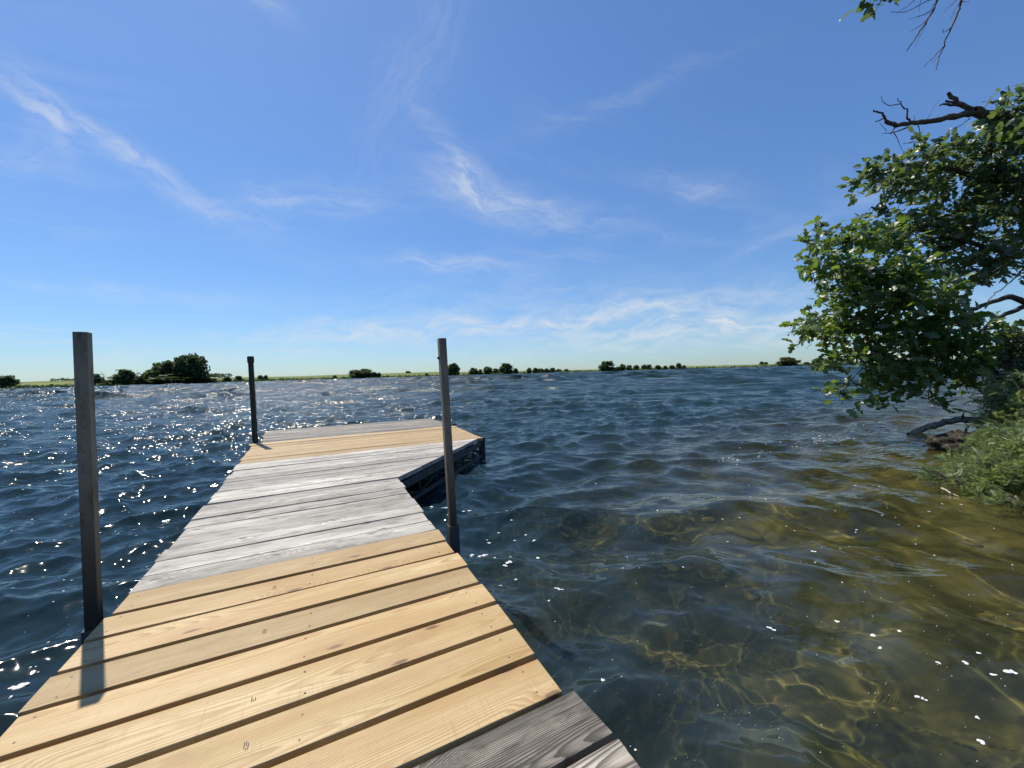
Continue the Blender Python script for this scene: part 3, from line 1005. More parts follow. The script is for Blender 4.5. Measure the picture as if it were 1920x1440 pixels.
def far_crown(seed, shape, nclump=26, per=26):
    """unit crown: height 1, width about 1; clumps of small leaf faces"""
    r = np.random.default_rng(seed)
    pts = []
    for i in range(nclump):
        th = r.uniform(0, 2 * math.pi)
        h = r.uniform(0.05, 0.93)
        prof_ = {'round': math.sin(math.pi * (0.22 + 0.74 * h)) ** 0.7, 'low': (1 - h) ** 0.5, 'tall': math.sin(math.pi * (0.25 + 0.70 * h)) ** 0.6 * (0.8 + 0.4 * r.random()),
                 'sparse': math.sin(math.pi * h) ** 0.7}[shape]
        rad = 0.42 * prof_ * math.sqrt(r.uniform(0.25, 1))
        c_ = np.array([rad * math.cos(th), rad * math.sin(th), h])
        s_ = 0.075 + 0.06 * r.random()
        k = per if shape != 'sparse' else per // 3
        pts.append(c_ + np.clip(r.normal(size=(k, 3)), -1.5, 1.5) * s_ * np.array([1, 1, 0.75]))
    p = np.concatenate(pts)
    p = p[p[:, 2] > 0.01]
    fr = rand_frames(r, len(p), 0.4)
    return scatter(*QUAD, p, fr, r.uniform(0.05, 0.115, len(p)))


def far_trunk(seed, bare=False):
    r = random.Random(seed)
    parts = [tube_np([(0, 0, -0.06), (0.01, 0, 0.25), (0.0, 0.01, 0.62)], [0.035, 0.028, 0.012], 5)]
    for k in range(9 if bare else 5):
        a = r.uniform(0, 6.28)
        h = r.uniform(0.22, 0.6)
        L = r.uniform(0.15, 0.36)
        parts.append(tube_np([(0, 0, h), (L * 0.5 * math.cos(a), L * 0.5 * math.sin(a), h + L * 0.5), (L * math.cos(a) * 0.8, L * math.sin(a) * 0.8, h + L)], [0.014, 0.009, 0.003], 4))
    return join(parts)


CROWNS = {}
for s_, k_ in (('round', 3), ('low', 2), ('tall', 3), ('sparse', 2)):
    CROWNS[s_] = [mesh_np('crown', *far_crown(40 + 7 * j + len(s_), s_, 52 if s_ != 'sparse' else 20, 34)) for j in range(k_)]
    for me in CROWNS[s_]:
        me.materials.append(M_FAR)
TRUNKS = [mesh_np('trunk', *far_trunk(j)) for j in range(3)]
BARE = mesh_np('trunk', *far_trunk(9, True))
for me in TRUNKS + [BARE]:
    me.materials.append(m_bark)
PALE = [me.copy() for me in CROWNS['round']]
for me in PALE:
    me.materials[0] = M_FARPALE
_tc = [0]


def far_tree(px, base, top, wpx, shape, label, group='trees along the far shore', back=4.0, name=None, pale=False):
    """px/base/top/width measured in the photograph; the tree stands on the shore at that bearing"""
    _tc[0] += 1
    t = (px - 960) / FPX
    Y = shore_y(t) + back
    p0, p1 = at(px, base, Y), at(px, top, Y)
    h = (p1 - p0).length
    w = wpx * Y / FPX * 1.02
    zb = 0.9 if back < 30 else p0.z
    o = empty(name or ('shrub' if shape == 'low' else 'tree'), (p0.x, Y, zb), rv(0, 6.28))
    tag(o, label, 'bush' if shape == 'low' else 'tree', group)
    h = p1.z - zb
    if shape != 'bare':
        src = PALE if pale else CROWNS[shape]
        cr = link('crown', src[_tc[0] % len(src)], None, o)
        cr.scale = (w, w, h)
        tk = link('trunk', TRUNKS[_tc[0] % 3], None, o)
        tk.scale = (max(w, h) * 0.9, max(w, h) * 0.9, h * 1.1)
    else:
        tk = link('trunk', BARE, None, o)
        tk.scale = (w * 1.5, w * 1.5, h * 1.25)
    return o


TREES = [
    (3, 728, 701, 22, 'sparse', 'thin pale tree cut by the left edge of the picture', {}),
    (17, 729, 705, 26, 'round', 'dark tree on the far shore close to the left picture edge', {}),
    (178, 725, 702, 26, 'round', 'dark tree just right of the near left post', {}),
    (195, 722, 696, 12, 'bare', 'bare dead tree on the left far shore', {}),
    (213, 724, 701, 18, 'sparse', 'thin half bare tree beside the dead tree', {}),
    (236, 724, 694, 32, 'round', 'leafy tree between the thin tree and the big dark grove', {}),
    (258, 723, 693, 14, 'bare', 'small bare tree touching the left side of the big grove', {}),
    (206, 725, 713, 26, 'low', 'low dark bush under the thin half bare tree', {}),
    (253, 724, 712, 30, 'low', 'low bush under the small bare tree', {}),
    (274, 722, 701, 28, 'round', 'lowest leftmost tree of the big dark grove', {}),
    (303, 722, 682, 38, 'round', 'broad tree in the left half of the big dark grove', {}),
    (326, 721, 679, 44, 'round', 'tree in the middle of the big dark grove', {}),
    (349, 721, 670, 38, 'tall', 'tall tree right of the middle of the big dark grove', {}),
    (371, 720, 667, 34, 'tall', 'tallest rightmost tree of the big dark grove', {}),
    (286, 722, 694, 30, 'round', 'dense tree in the left shoulder of the big dark grove', {}),
    (361, 721, 682, 40, 'round', 'dense tree low at the right of the big dark grove', {}),
    (313, 721, 686, 44, 'round', 'dense tree low at the middle of the big dark grove', {}),
    (340, 722, 700, 80, 'round', 'dense low tree filling the foot of the big grove', {}),
    (396, 718, 709, 26, 'low', 'green bush right of the big dark grove', {}),
    (425, 715, 707, 16, 'low', 'small bush midway between the grove and the pipe post', {}),
    (448, 713, 705, 15, 'low', 'small bush left of the pipe post', {}),
    (488, 712, 704, 12, 'low', 'small dark bush just right of the pipe post', {}),
    (498, 712, 704, 10, 'low', 'smaller dark bush second to the right of the pipe post', {}),
    (628, 710, 704, 9, 'low', 'tiny bush on the shore left of the round clump', {}),
    (667, 709, 694, 24, 'round', 'left tree of the bushy clump in front of the green field', {}),
    (684, 709, 692, 28, 'round', 'right larger tree of the bushy clump in front of the green field', {}),
    (702, 708, 698, 12, 'round', 'small tree at the right end of the bushy clump', {}),
    (711, 708, 699, 7, 'tall', 'narrow sapling beyond the bushy clump', {}),
    (766, 703, 696, 14, 'low', 'lone round tree on the crest of the far field', {'back': 180}),
    (800, 706, 700, 8, 'low', 'tiny bush on the shore left of the right post', {}),
    (850, 705, 682, 24, 'round', 'dark round tree directly behind the right post', {}),
    (888, 703, 690, 17, 'round', 'round tree first in the row right of the right post', {}),
    (901, 702, 693, 9, 'round', 'second tree in the row right of the right post, a small one', {}),
    (915, 702, 688, 18, 'round', 'third tree in the row right of the right post', {}),
    (930, 701, 691, 14, 'round', 'fourth tree in the row, just left of its largest', {}),
    (949, 701, 682, 26, 'round', 'largest round tree in the row right of the right post', {}),
    (967, 700, 691, 11, 'low', 'low bush just right of the largest tree of the row', {}),
    (992, 699, 690, 10, 'round', 'first small tree of the far hedge past the largest row tree', {}),
    (1004, 699, 690, 11, 'round', 'second small tree of the far hedge past the largest row tree', {}),
    (1014, 699, 691, 12, 'round', 'third small tree of the far hedge past the largest row tree', {}),
    (1025, 698, 691, 10, 'round', 'fourth small tree of the far hedge past the largest row tree', {}),
    (1036, 698, 690, 12, 'round', 'fifth small tree of the far hedge past the largest row tree', {}),
    (1048, 698, 692, 11, 'round', 'sixth small tree of the far hedge past the largest row tree', {}),
    (1062, 697, 692, 10, 'low', 'low bush ending the far hedge past the largest row tree', {}),
    (1139, 695, 678, 29, 'round', 'big dark tree alone at the centre right of the far shore', {}),
    (1158, 694, 688, 10, 'low', 'low bush just right of the big lone tree', {}),
    (1167, 694, 683, 12, 'round', 'medium tree a little right of the big lone tree', {}),
    (1180, 693, 685, 12, 'round', 'small round tree second right of the big lone tree', {}),
    (1193, 693, 685, 11, 'round', 'small round tree third right of the big lone tree', {}),
    (1208, 692, 684, 11, 'round', 'tree left in the low hedge right of the big lone tree', {}),
    (1217, 692, 684, 12, 'round', 'tree second in the low hedge right of the big lone tree', {}),
    (1233, 692, 685, 14, 'low', 'bush in the middle of the low hedge', {}),
    (1247, 691, 686, 10, 'low', 'smallest bush of the low hedge', {}),
    (1260, 691, 685, 12, 'low', 'bush near the right end of the low hedge', {}),
    (1273, 690, 681, 10, 'round', 'upright tree near the right end of the low hedge', {}),
    (1283, 690, 685, 9, 'low', 'last bush at the right end of the low hedge', {}),
    (1428, 684, 678, 9, 'low', 'far small tree on the skyline left of the pale tree', {'back': 200}),
    (1436, 684, 679, 8, 'low', 'second far small tree on the skyline left of the pale tree', {'back': 200}),
    (1477, 687, 670, 34, 'round', 'pale grey green tree on the far shore left of the leafy branches', {'pale': True}),
    (1512, 685, 679, 13, 'low', 'small bush between the pale tree and the leafy branches', {}),
    (1533, 685, 673, 18, 'round', 'dark far tree half hidden at the tips of the leafy branches', {}),
    (1556, 684, 675, 16, 'round', 'far tree glimpsed through the maple leaves at its left', {}),
    (1585, 683, 673, 20, 'round', 'far tree glimpsed through the maple leaves to the right', {}),
]
for px, base, top, w_, sh, lab, kw in TREES:
    kw = dict(kw)
    far_tree(px, base, top, w_, sh, lab, 'trees along the far shore', **kw)
# distant woods on the skyline: masses nobody could count
for (x0, x1, y0, lab, k) in ((100, 134, 709, 'dark distant wood on the skyline left of the near post', 4), (386, 426, 700, 'dark distant wood behind the right end of the big grove', 5)):
    parts = []
    Yw = 520.0
    for j in range(k * 3):
        px = x0 + (x1 - x0) * (j + 0.5) / (k * 3)
        v_, f_ = far_crown(300 + j + x0, 'round', 16, 16)
        p_ = at(px, y0 + 8, Yw)
        hh = (at(px, y0 + rv(-0.5, 1.5), Yw).z - p_.z)
        v_ = v_ * np.array([hh * 1.1, hh * 1.1, hh]) + np.array([p_.x, Yw + rv(-12, 12), p_.z])
        parts.append((v_, f_))
    o = link('distant_wood', mesh_np('distant_wood', *join(parts)), M_FAR)
    tag(o, lab, kind='stuff')
# rough vegetation along the waterline of the far shore
r = np.random.default_rng(5)
tt = r.uniform(-1.7, 1.45, 9000)
yy_ = np.array([shore_y(t) + 6 * math.sin(t * 31) + 4 * math.sin(t * 83 + 1) for t in tt]) + r.uniform(0.5, 8, len(tt))
pp = np.stack([tt * yy_, yy_, 0.5 + r.random(len(tt)) ** 3 * 1.6], 1)
rb = link('reeds', mesh_np('reeds', *scatter(*QUAD, pp, rand_frames(r, len(pp), 0.2), r.uniform(0.6, 1.6, len(pp)))), M_FAR)
tag(rb, 'dark reeds and scrub along the far waterline', kind='stuff')


# ------------------------------------------------------------------ trees, shrubs and drift wood on the right-hand bank
def lobed_leaf(n_lobes, width, depth):
    """outline of a lobed leaf along +x, folded a little at the midrib"""
    top = []
    for i in range(n_lobes * 2 + 1):
        t = i / (n_lobes * 2)
        x = 0.08 + 0.92 * t
        w = width * math.sin(math.pi * min(0.12 + 0.86 * t, 0.98)) ** 0.8
        if i % 2 == 0:
            w *= depth
        top.append((x, w))
    V = [(0, 0, 0)]
    mid = [(x, 0, 0.05 * math.sin(math.pi * x)) for x, _ in top] + []
    V += mid
    V += [(x + 0.05, w, 0.10 * w + 0.05 * math.sin(math.pi * x) - 0.10 * x * x) for x, w in top]
    V += [(x + 0.05, -w, 0.10 * w + 0.05 * math.sin(math.pi * x) - 0.10 * x * x) for x, w in top]
    n = len(top)
    F = []
    for i in range(n - 1):
        F.append((1 + i, 2 + i, 1 + n + i + 1, 1 + n + i))
        F.append((2 + i, 1 + i, 1 + 2 * n + i, 1 + 2 * n + i + 1))
    return np.array(V), np.array(F)


MAPLE = lobed_leaf(3, 0.31, 0.48)
OAK = lobed_leaf(3, 0.30, 0.62)
M_MAPLE = leaf_mat('maple_leaves', (0.040, 0.082, 0.014), (0.105, 0.160, 0.034), (0.30, 0.43, 0.04), 1.0, 0.42, tmix=0.45)
M_OAK = leaf_mat('oak_leaves', (0.040, 0.075, 0.026), (0.090, 0.135, 0.050), (0.26, 0.36, 0.06), 1.0, 0.42, tmix=0.42)
M_FROND = leaf_mat('frond_leaves', (0.11, 0.16, 0.055), (0.25, 0.30, 0.13), (0.38, 0.46, 0.10), 0.5, 0.42, tmix=0.45)
M_BUSH = leaf_mat('bush_leaves', (0.035, 0.065, 0.025), (0.095, 0.135, 0.05), (0.14, 0.20, 0.05), 0.4, 0.45)


def foliage(root, blobs, Y0, leaf, size, mat, dens, seed, drape, n_parts=300, dscale=1.0):
    """blobs: (px, py, rx, ry[, depth offset]) of leafy masses; leaves sit in rosettes on twigs"""
    r = np.random.default_rng(seed)
    pos, axs, twigs = [], [], []
    for b in blobs:
        px, py, rx, ry = b[:4]
        Y = Y0 + (b[4] if len(b) > 4 else r.uniform(-0.35, 0.35))
        c_ = np.array(at(px, py, Y))
        sx, sz = (max(q_ * Y / FPX - 0.75 * size, 0.35 * q_ * Y / FPX) for q_ in (rx, ry))
        sy = 0.5 * (sx + sz) * dscale + 0.12
        ncl = max(3, int(dens * rx * ry))
        u = r.normal(size=(ncl, 3))
        u /= np.linalg.norm(u, axis=1)[:, None]
        rad = r.uniform(0.15, 1, ncl) ** 0.45
        q = u * rad[:, None] * np.array([sx, sy, sz]) * 0.93
        for i in range(ncl):
            cc = c_ + q[i]
            k = r.integers(5, 9)
            tip = q[i] / (np.linalg.norm(q[i]) + 1e-6) + np.array(drape) + r.normal(size=3) * 0.35
            tip /= np.linalg.norm(tip)
            s_ = r.uniform(0, 1, k)[:, None]
            pos.append(cc + tip * s_ * size * 1.5 + r.normal(size=(k, 3)) * size * 0.30)
            axs.append(np.repeat(tip[None], k, 0))
            twigs.append((c_ + q[i] * 0.35, cc + tip * size * 1.2))
    pos, axs = np.concatenate(pos), np.concatenate(axs)
    n = len(pos)
    nz = r.normal(size=(n, 3)) * 0.75
    nz[:, 2] += 0.75
    nz /= np.linalg.norm(nz, axis=1)[:, None]
    ax = axs + r.normal(size=(n, 3)) * 0.6
    ax -= (ax * nz).sum(1)[:, None] * nz
    ax /= np.linalg.norm(ax, axis=1)[:, None]
    ay = np.cross(nz, ax)
    sz_ = size * r.uniform(0.65, 1.2, n)
    # the leaves that stand nearest the viewer are single parts, the mass behind is one
    near = np.argsort(np.linalg.norm(pos - np.array([0, 0, EYE]), axis=1) - 0.6 * sz_ / size)[:n_parts]
    mask = np.ones(n, bool)
    mask[near] = False
    inv = root.matrix_world.inverted() if False else Matrix.Translation(-root.location)
    off = np.array(root.location)
    V, F = scatter(leaf[0], leaf[1], pos[mask] - off, (ax[mask], ay[mask], nz[mask]), sz_[mask])
    o = link('foliage', mesh_np('foliage', V, F, True), mat, root)
    o['kind'] = 'stuff'
    lm = mesh_np('leaf', leaf[0], leaf[1], True)
    lm.materials.append(mat)
    for i in near:
        m = Matrix((ax[i], ay[i], nz[i])).transposed().to_4x4()
        l = bpy.data.objects.new('leaf', lm)
        l.parent = root
        l.matrix_local = Matrix.Translation(pos[i] - off) @ m @ Matrix.Scale(float(sz_[i]), 4)
        C.objects.link(l)
    parts = []
    for j, (a, b) in enumerate(twigs):
        a, b = Vector(a) - root.location, Vector(b) - root.location
        mid = a.lerp(b, 0.5) + Vector((0, 0, 0.03))
        parts.append(tube_np([a, mid, b], [0.006, 0.0045, 0.002], 4))
    o = link('twigs', mesh_np('twigs', *join(parts)), m_bark, root)
    o['kind'] = 'stuff'
    return n


def limb(root, pts, r0, r1, mat=None, name='limb', sides=8, jit=0.012, seed=1, n=5):
    line = smooth_line(pts, n, jit, seed)
    rad = [r0 + (r1 - r0) * (i / (len(line) - 1)) ** 0.8 for i in range(len(line))]
    line = [p - root.location for p in line]
    return link(name, mesh_np(name, *tube_np(line, rad, sides, 0.13, seed), True), mat or m_bark, root)


def pp_(Y, *xy):
    return [at(x, y, Y + (0 if len(t) < 3 else t[2])) for t in xy for (x, y) in [t[:2]]]


# --- oak: dark leaves, long dead limb, hanging bare twigs above
oak = empty('oak_tree', (10.9, 7.6, 0.1))
tag(oak, 'dark leaved oak on the right bank with a long dead limb', 'tree')
limb(oak, [(10.9, 7.6, -0.3), (10.95, 7.6, 1.8), (11.1, 7.7, 3.6), (11.0, 7.7, 5.6), (10.4, 7.4, 7.6), (9.9, 7.2, 9.2)], 0.26, 0.09, name='trunk', sides=12, jit=0.03, n=4)
OY = 7.4
limb(oak, [Vector((11.1, 7.7, 3.6))] + pp_(OY, (1960, 470), (1880, 470), (1800, 450), (1720, 430)), 0.10, 0.02, seed=2)
limb(oak, [Vector((11.05, 7.7, 4.6))] + pp_(OY, (1960, 330), (1880, 340), (1790, 320), (1690, 310), (1640, 330)), 0.09, 0.012, seed=3)
limb(oak, [Vector((11.0, 7.7, 5.2))] + pp_(OY, (1950, 232), (1892, 222), (1856, 215), (1824, 208)), 0.12, 0.075, m_dead, 'dead_limb', 10, 0.015, 4)
DY = OY
dead = [
    ([(1824, 208), (1819, 214), (1792, 218), (1766, 223), (1732, 229), (1709, 231), (1682, 234), (1661, 227)], .068, .032),
    ([(1661, 227), (1656, 215), (1646, 209), (1638, 206)], .022, .012), ([(1656, 222), (1649, 226), (1641, 228)], .014, .008),
    ([(1824, 206), (1801, 197), (1790, 186), (1778, 175)], .05, .028), ([(1801, 197), (1782, 196), (1762, 198)], .028, .014), ([(1800, 195), (1786, 193), (1773, 189)], .022, .018),
    ([(1709, 231), (1702, 220), (1698, 206), (1690, 195), (1683, 184)], .022, .006), ([(1688, 195), (1672, 197), (1659, 195), (1652, 180)], .010, .004),
    ([(1704, 238), (1690, 243), (1675, 248), (1655, 250)], .016, .005), ([(1676, 248), (1684, 264), (1693, 284)], .009, .003), ([(1662, 246), (1655, 238), (1649, 230)], .006, .003),
    ([(1722, 232), (1724, 248), (1726, 266)], .010, .004), ([(1733, 228), (1748, 207), (1762, 186)], .006, .002), ([(1819, 222), (1802, 234), (1784, 243)], .010, .004),
    ([(1842, 208), (1850, 195), (1860, 178)], .006, .002), ([(1680, 236), (1676, 243), (1670, 252)], .02, .008), ([(1714, 229), (1714, 217)], .005, .003),
]
for j, (pl_, a, b) in enumerate(dead):
    limb(oak, pp_(DY, *pl_), a, b, m_dead, 'dead_branch', 7 if a > .02 else 5, 0.02 if a > .02 else 0.008, 10 + j, 3)
TY = 5.6
hang = [
    ([(1752, -60), (1757, -10), (1753, 14), (1734, 45), (1725, 58), (1712, 78), (1700, 96)], .020, .005), ([(1806, -60), (1802, 0), (1796, 23), (1782, 53), (1769, 87), (1762, 105), (1755, 132)], .020, .004),
    ([(1768, 88), (1750, 108), (1732, 126)], .007, .003), ([(1752, 16), (1730, 28), (1705, 36)], .006, .002), ([(1738, 38), (1722, 50), (1706, 60)], .006, .002),
    ([(1757, -5), (1738, 2), (1700, 22), (1670, 22)], .008, .003), ([(1720, -5), (1700, 12), (1680, 27)], .006, .002), ([(1783, 52), (1770, 60), (1768, 54)], .006, .003),
    ([(1800, 4), (1787, 24), (1785, 36)], .005, .002), ([(1798, -4), (1780, 12), (1768, 24)], .005, .002), ([(1738, 42), (1715, 90)], .004, .002), ([(1765, 100), (1748, 118)], .004, .002),
    ([(1750, 8), (1742, 24), (1720, 32)], .005, .002), ([(1802, 2), (1818, 3)], .004, .002), ([(1725, -6), (1724, 20)], .004, .002),
]
for j, (pl_, a, b) in enumerate(hang):
    limb(oak, pp_(TY, *pl_), a, b, m_dead, 'hanging_twig', 5, 0.008, 40 + j, 3)
# the bough that carries the hanging twigs passes above the frame
limb(oak, [Vector((10.4, 7.4, 7.6)), at(1900, -160, 6.4), at(1806, -70, 5.7), at(1752, -64, 5.6), at(1660, -50, 5.5)], 0.09, 0.015, name='bough', seed=60)
OAK_BLOBS = [
    (1660, 2, 20, 16, -1.7), (1664, -20, 24, 16, -1.8),
    (1905, 205, 38, 36), (1880, 235, 38, 22, 0.4), (1860, 290, 66, 40), (1905, 300, 50, 60), (1785, 288, 58, 30), (1735, 285, 40, 24), (1690, 306, 46, 24), (1652, 314, 24, 16), (1624, 333, 15, 9),
    (1645, 345, 20, 12), (1690, 338, 36, 22), (1740, 335, 50, 32), (1800, 345, 60, 40), (1870, 380, 55, 42), (1780, 395, 50, 36), (1735, 410, 44, 30), (1683, 368, 14, 18), (1679, 402, 20, 26),
    (1705, 430, 32, 26), (1770, 450, 52, 36), (1840, 440, 60, 40), (1905, 430, 45, 50), (1870, 490, 50, 26), (1810, 500, 50, 30), (1905, 500, 28, 26), (1752, 500, 42, 30), (1835, 534, 15, 10), (1925, 360, 40, 60),
    (1960, 300, 60, 90), (1960, 450, 50, 70), (1930, 220, 40, 50),
    (2060, 240, 80, 70, 0.4), (2070, 350, 90, 80, 0.5), (2050, 450, 80, 60, 0.4), (2160, 280, 80, 90, 0.8), (2150, 410, 70, 60, 0.8), (2110, 130, 80, 60, 0.5),
]
foliage(oak, OAK_BLOBS, OY, OAK, 0.165, M_OAK, 0.015, 3, (-0.5, -0.1, -0.15))

# --- maple: brighter leaves reaching low over the water
MY = 6.0
maple = empty('maple_tree', (8.9, 6.3, 0.05))
tag(maple, 'bright green lobed leaf maple leaning low over the water at right', 'tree')
limb(maple, [(8.9, 6.3, -0.3), (8.75, 6.25, 1.0), (8.6, 6.2, 2.2), (8.7, 6.2, 3.6), (8.9, 6.2, 5.0)], 0.17, 0.05, name='trunk', sides=12, jit=0.02, n=4)
MB = [
    ([(8.75, 6.25, 1.0)], [(1935, 735, 0.3), (1875, 706), (1835, 680), (1795, 650), (1740, 625), (1680, 600)], .085, .012),
    ([(8.6, 6.2, 2.2)], [(1940, 575, 0.2), (1900, 556), (1860, 566), (1815, 580), (1750, 575), (1690, 560), (1610, 520)], .06, .010),
    ([(8.6, 6.2, 2.0)], [(1935, 570), (1895, 585), (1858, 605), (1820, 640), (1780, 690), (1740, 720)], .05, .008),
    ([(8.6, 6.2, 1.6)], [(1930, 610), (1900, 612), (1880, 630), (1862, 660)], .03, .010),
    ([], [(1690, 560), (1640, 535), (1580, 490), (1545, 450)], .014, .005), ([], [(1680, 600), (1620, 600), (1560, 590), (1510, 600)], .013, .005),
    ([], [(1740, 625), (1680, 650), (1620, 690), (1580, 735)], .013, .005), ([], [(1795, 650), (1760, 690), (1740, 740), (1752, 760)], .011, .005), ([], [(1680, 650), (1600, 670), (1560, 690)], .010, .005),
    ([], [(1860, 510), (1880, 500), (1850, 530), (1838, 532)], .008, .003), ([], [(1918, 505), (1895, 530), (1868, 548), (1855, 562)], .012, .004), ([], [(1750, 575), (1700, 500), (1660, 450)], .011, .005),
]
for j, (a, b_, r0, r1) in enumerate(MB):
    limb(maple, [Vector(p) for p in a] + pp_(MY, *b_), r0, r1, None, 'limb', 8 if r0 > .02 else 6, 0.014, 70 + j, 4)
MAPLE_BLOBS = [
    (1532, 424, 16, 13), (1580, 424, 14, 9), (1640, 428, 18, 18), (1535, 455, 26, 22), (1580, 455, 36, 24), (1628, 455, 32, 26), (1670, 462, 26, 24), (1524, 492, 18, 22), (1512, 532, 10, 16), (1565, 500, 34, 28),
    (1615, 505, 40, 32), (1668, 515, 40, 34), (1710, 510, 34, 26), (1560, 545, 22, 18), (1600, 555, 36, 28), (1650, 565, 44, 30), (1710, 560, 44, 30), (1755, 548, 34, 26), (1795, 560, 28, 18),
    (1560, 590, 24, 20), (1520, 600, 26, 13), (1497, 600, 13, 10), (1508, 622, 12, 10), (1548, 615, 28, 14), (1600, 605, 36, 24), (1655, 612, 44, 26), (1715, 610, 42, 26), (1775, 600, 36, 24), (1822, 605, 24, 22),
    (1590, 640, 38, 20), (1640, 655, 40, 22), (1580, 668, 26, 14), (1550, 692, 22, 11), (1600, 685, 28, 15), (1700, 655, 44, 24), (1760, 645, 40, 24), (1815, 640, 36, 24), (1850, 630, 26, 18), (1680, 690, 36, 18), (1625, 712, 24, 14),
    (1568, 748, 13, 11), (1590, 734, 22, 11), (1612, 742, 14, 10), (1655, 755, 17, 12), (1650, 728, 20, 12), (1700, 722, 28, 18), (1740, 705, 34, 20), (1790, 690, 32, 20), (1770, 728, 24, 15), (1748, 758, 14, 9), (1800, 720, 15, 12),
    (1715, 748, 16, 10), (1725, 680, 40, 22), (1835, 668, 30, 20), (1880, 655, 30, 18),
]
MAPLE_BLOBS = [(1700 + (b[0] - 1700) * (0.93 if b[0] < 1700 else 1), b[1] - (10 if b[1] > 690 else 0)) + b[2:] for b in MAPLE_BLOBS]
foliage(maple, MAPLE_BLOBS, MY, MAPLE, 0.165, M_MAPLE, 0.0185, 8, (-0.35, -0.05, -0.25))

# --- dark willow-like bush behind, on the bank
NARROW = (np.array([(0, 0, 0), (0.3, 0.11, 0.02), (0.7, 0.10, 0.0), (1, 0, -0.06), (0.7, -0.10, 0.0), (0.3, -0.11, 0.02)]), np.array([(0, 1, 2, 3), (0, 3, 4, 5)]))
bush = empty('bank_bush', (8.25, 5.8, 0.05))
tag(bush, 'dense dark green bush behind the feathery shrub at the right edge', 'bush')
for j, (x, y) in enumerate(((1840, 690), (1890, 660), (1925, 640), (1870, 720), (1915, 700))):
    limb(bush, [bush.location.copy()] + [bush.location.lerp(at(x, y, 5.6), 0.5) + Vector((0, 0, .12)), at(x, y, 5.6)], .022, .005, None, 'stem', 6, .01, 90 + j, 4)
foliage(bush, [(1905, 640, 30, 22), (1870, 680, 34, 20), (1915, 690, 30, 26), (1850, 705, 26, 14), (1885, 718, 30, 16), (1930, 740, 30, 30), (1940, 660, 40, 50), (1890, 745, 24, 14), (1905, 770, 26, 20)], 5.6, NARROW, 0.085, M_BUSH, 0.075, 12, (-0.2, 0, 0.3), n_parts=120)


# --- feathery shrubs at the water's edge: fronds of small leaflets
def frond_template():
    V, F = [], []
    n = 11
    for i in range(n):
        t = (i + 0.5) / n
        L = 0.26 * math.sin(math.pi * (0.2 + 0.75 * t)) + 0.03
        zc = 0.22 * math.sin(math.pi * t * 0.8) - 0.28 * t * t
        for s in (-1, 1):
            b = len(V)
            V += [(t, 0, zc), (t + 0.015 + L * 0.42, s * L * 0.5, zc + 0.03), (t + L * 0.75, s * L, zc - 0.02), (t - 0.005 + L * 0.28, s * L * 0.55, zc + 0.0)]
            F.append((b, b + 1, b + 2, b + 3) if s < 0 else (b + 3, b + 2, b + 1, b))
    b = len(V)
    V += [(0.86, 0, -0.05), (0.95, 0.035, -0.09), (1.1, 0, -0.15), (0.95, -0.035, -0.09)]
    F.append((b, b + 1, b + 2, b + 3))
    return np.array(V), np.array(F)


FROND = frond_template()


def feather_shrub(label, base, blobs, Y0, size, dens, seed, stems):
    root = empty('feathery_shrub', base)
    tag(root, label, 'shrub', 'feathery shrubs at the water edge')
    for j, (x, y, Y) in enumerate(stems):
        e = at(x, y, Y)
        b = root.location + Vector((rv(-.12, .12), rv(-.12, .12), -0.05))
        limb(root, [b, b.lerp(e, 0.5) + Vector((0, 0, .06)), e], .010, .003, m_pale if j % 3 == 0 else m_bark, 'stem', 6, .008, seed + j, 4)
    foliage(root, blobs, Y0, FROND, size, M_FROND, dens, seed, (-0.4, -0.15, 0.35), n_parts=160)
    return root


feather_shrub('big feathery green shrub overhanging the water at the right bank', (4.75, 3.35, 0.12),
              [(1782, 900, 16, 7, -.3), (1806, 908, 22, 10, -.3), (1830, 890, 28, 16, -.2), (1862, 903, 30, 16, -.1), (1895, 890, 30, 26), (1866, 868, 26, 16, .1), (1893, 850, 30, 20, .2), (1918, 868, 24, 36), (1868, 838, 16, 10, .4), (1888, 824, 20, 12, .4),
               (1915, 825, 24, 20, .4), (1935, 900, 28, 36), (1945, 840, 28, 36, .3), (1900, 915, 22, 10, -.1)],
              3.55, 0.095, 0.075, 21, [(1780, 900, 3.3), (1820, 885, 3.35), (1850, 855, 3.6), (1880, 820, 3.8), (1900, 870, 3.5), (1850, 905, 3.4)])
feather_shrub('smaller pale feathery shrub higher on the bank at the right edge', (7.25, 4.95, 0.08),
              [(1895, 790, 18, 22), (1912, 760, 20, 20), (1906, 722, 18, 10), (1930, 780, 26, 40), (1880, 800, 14, 12)],
              4.9, 0.16, 0.045, 31, [(1895, 790, 4.9), (1910, 760, 4.9), (1906, 725, 4.9)])
feather_shrub('little green sprig at the right picture edge below the shrubs', (4.25, 2.75, 0.0),
              [(1918, 966, 16, 8), (1935, 955, 16, 16)], 2.75, 0.10, 0.08, 41, [(1918, 966, 2.75), (1930, 958, 2.75)])

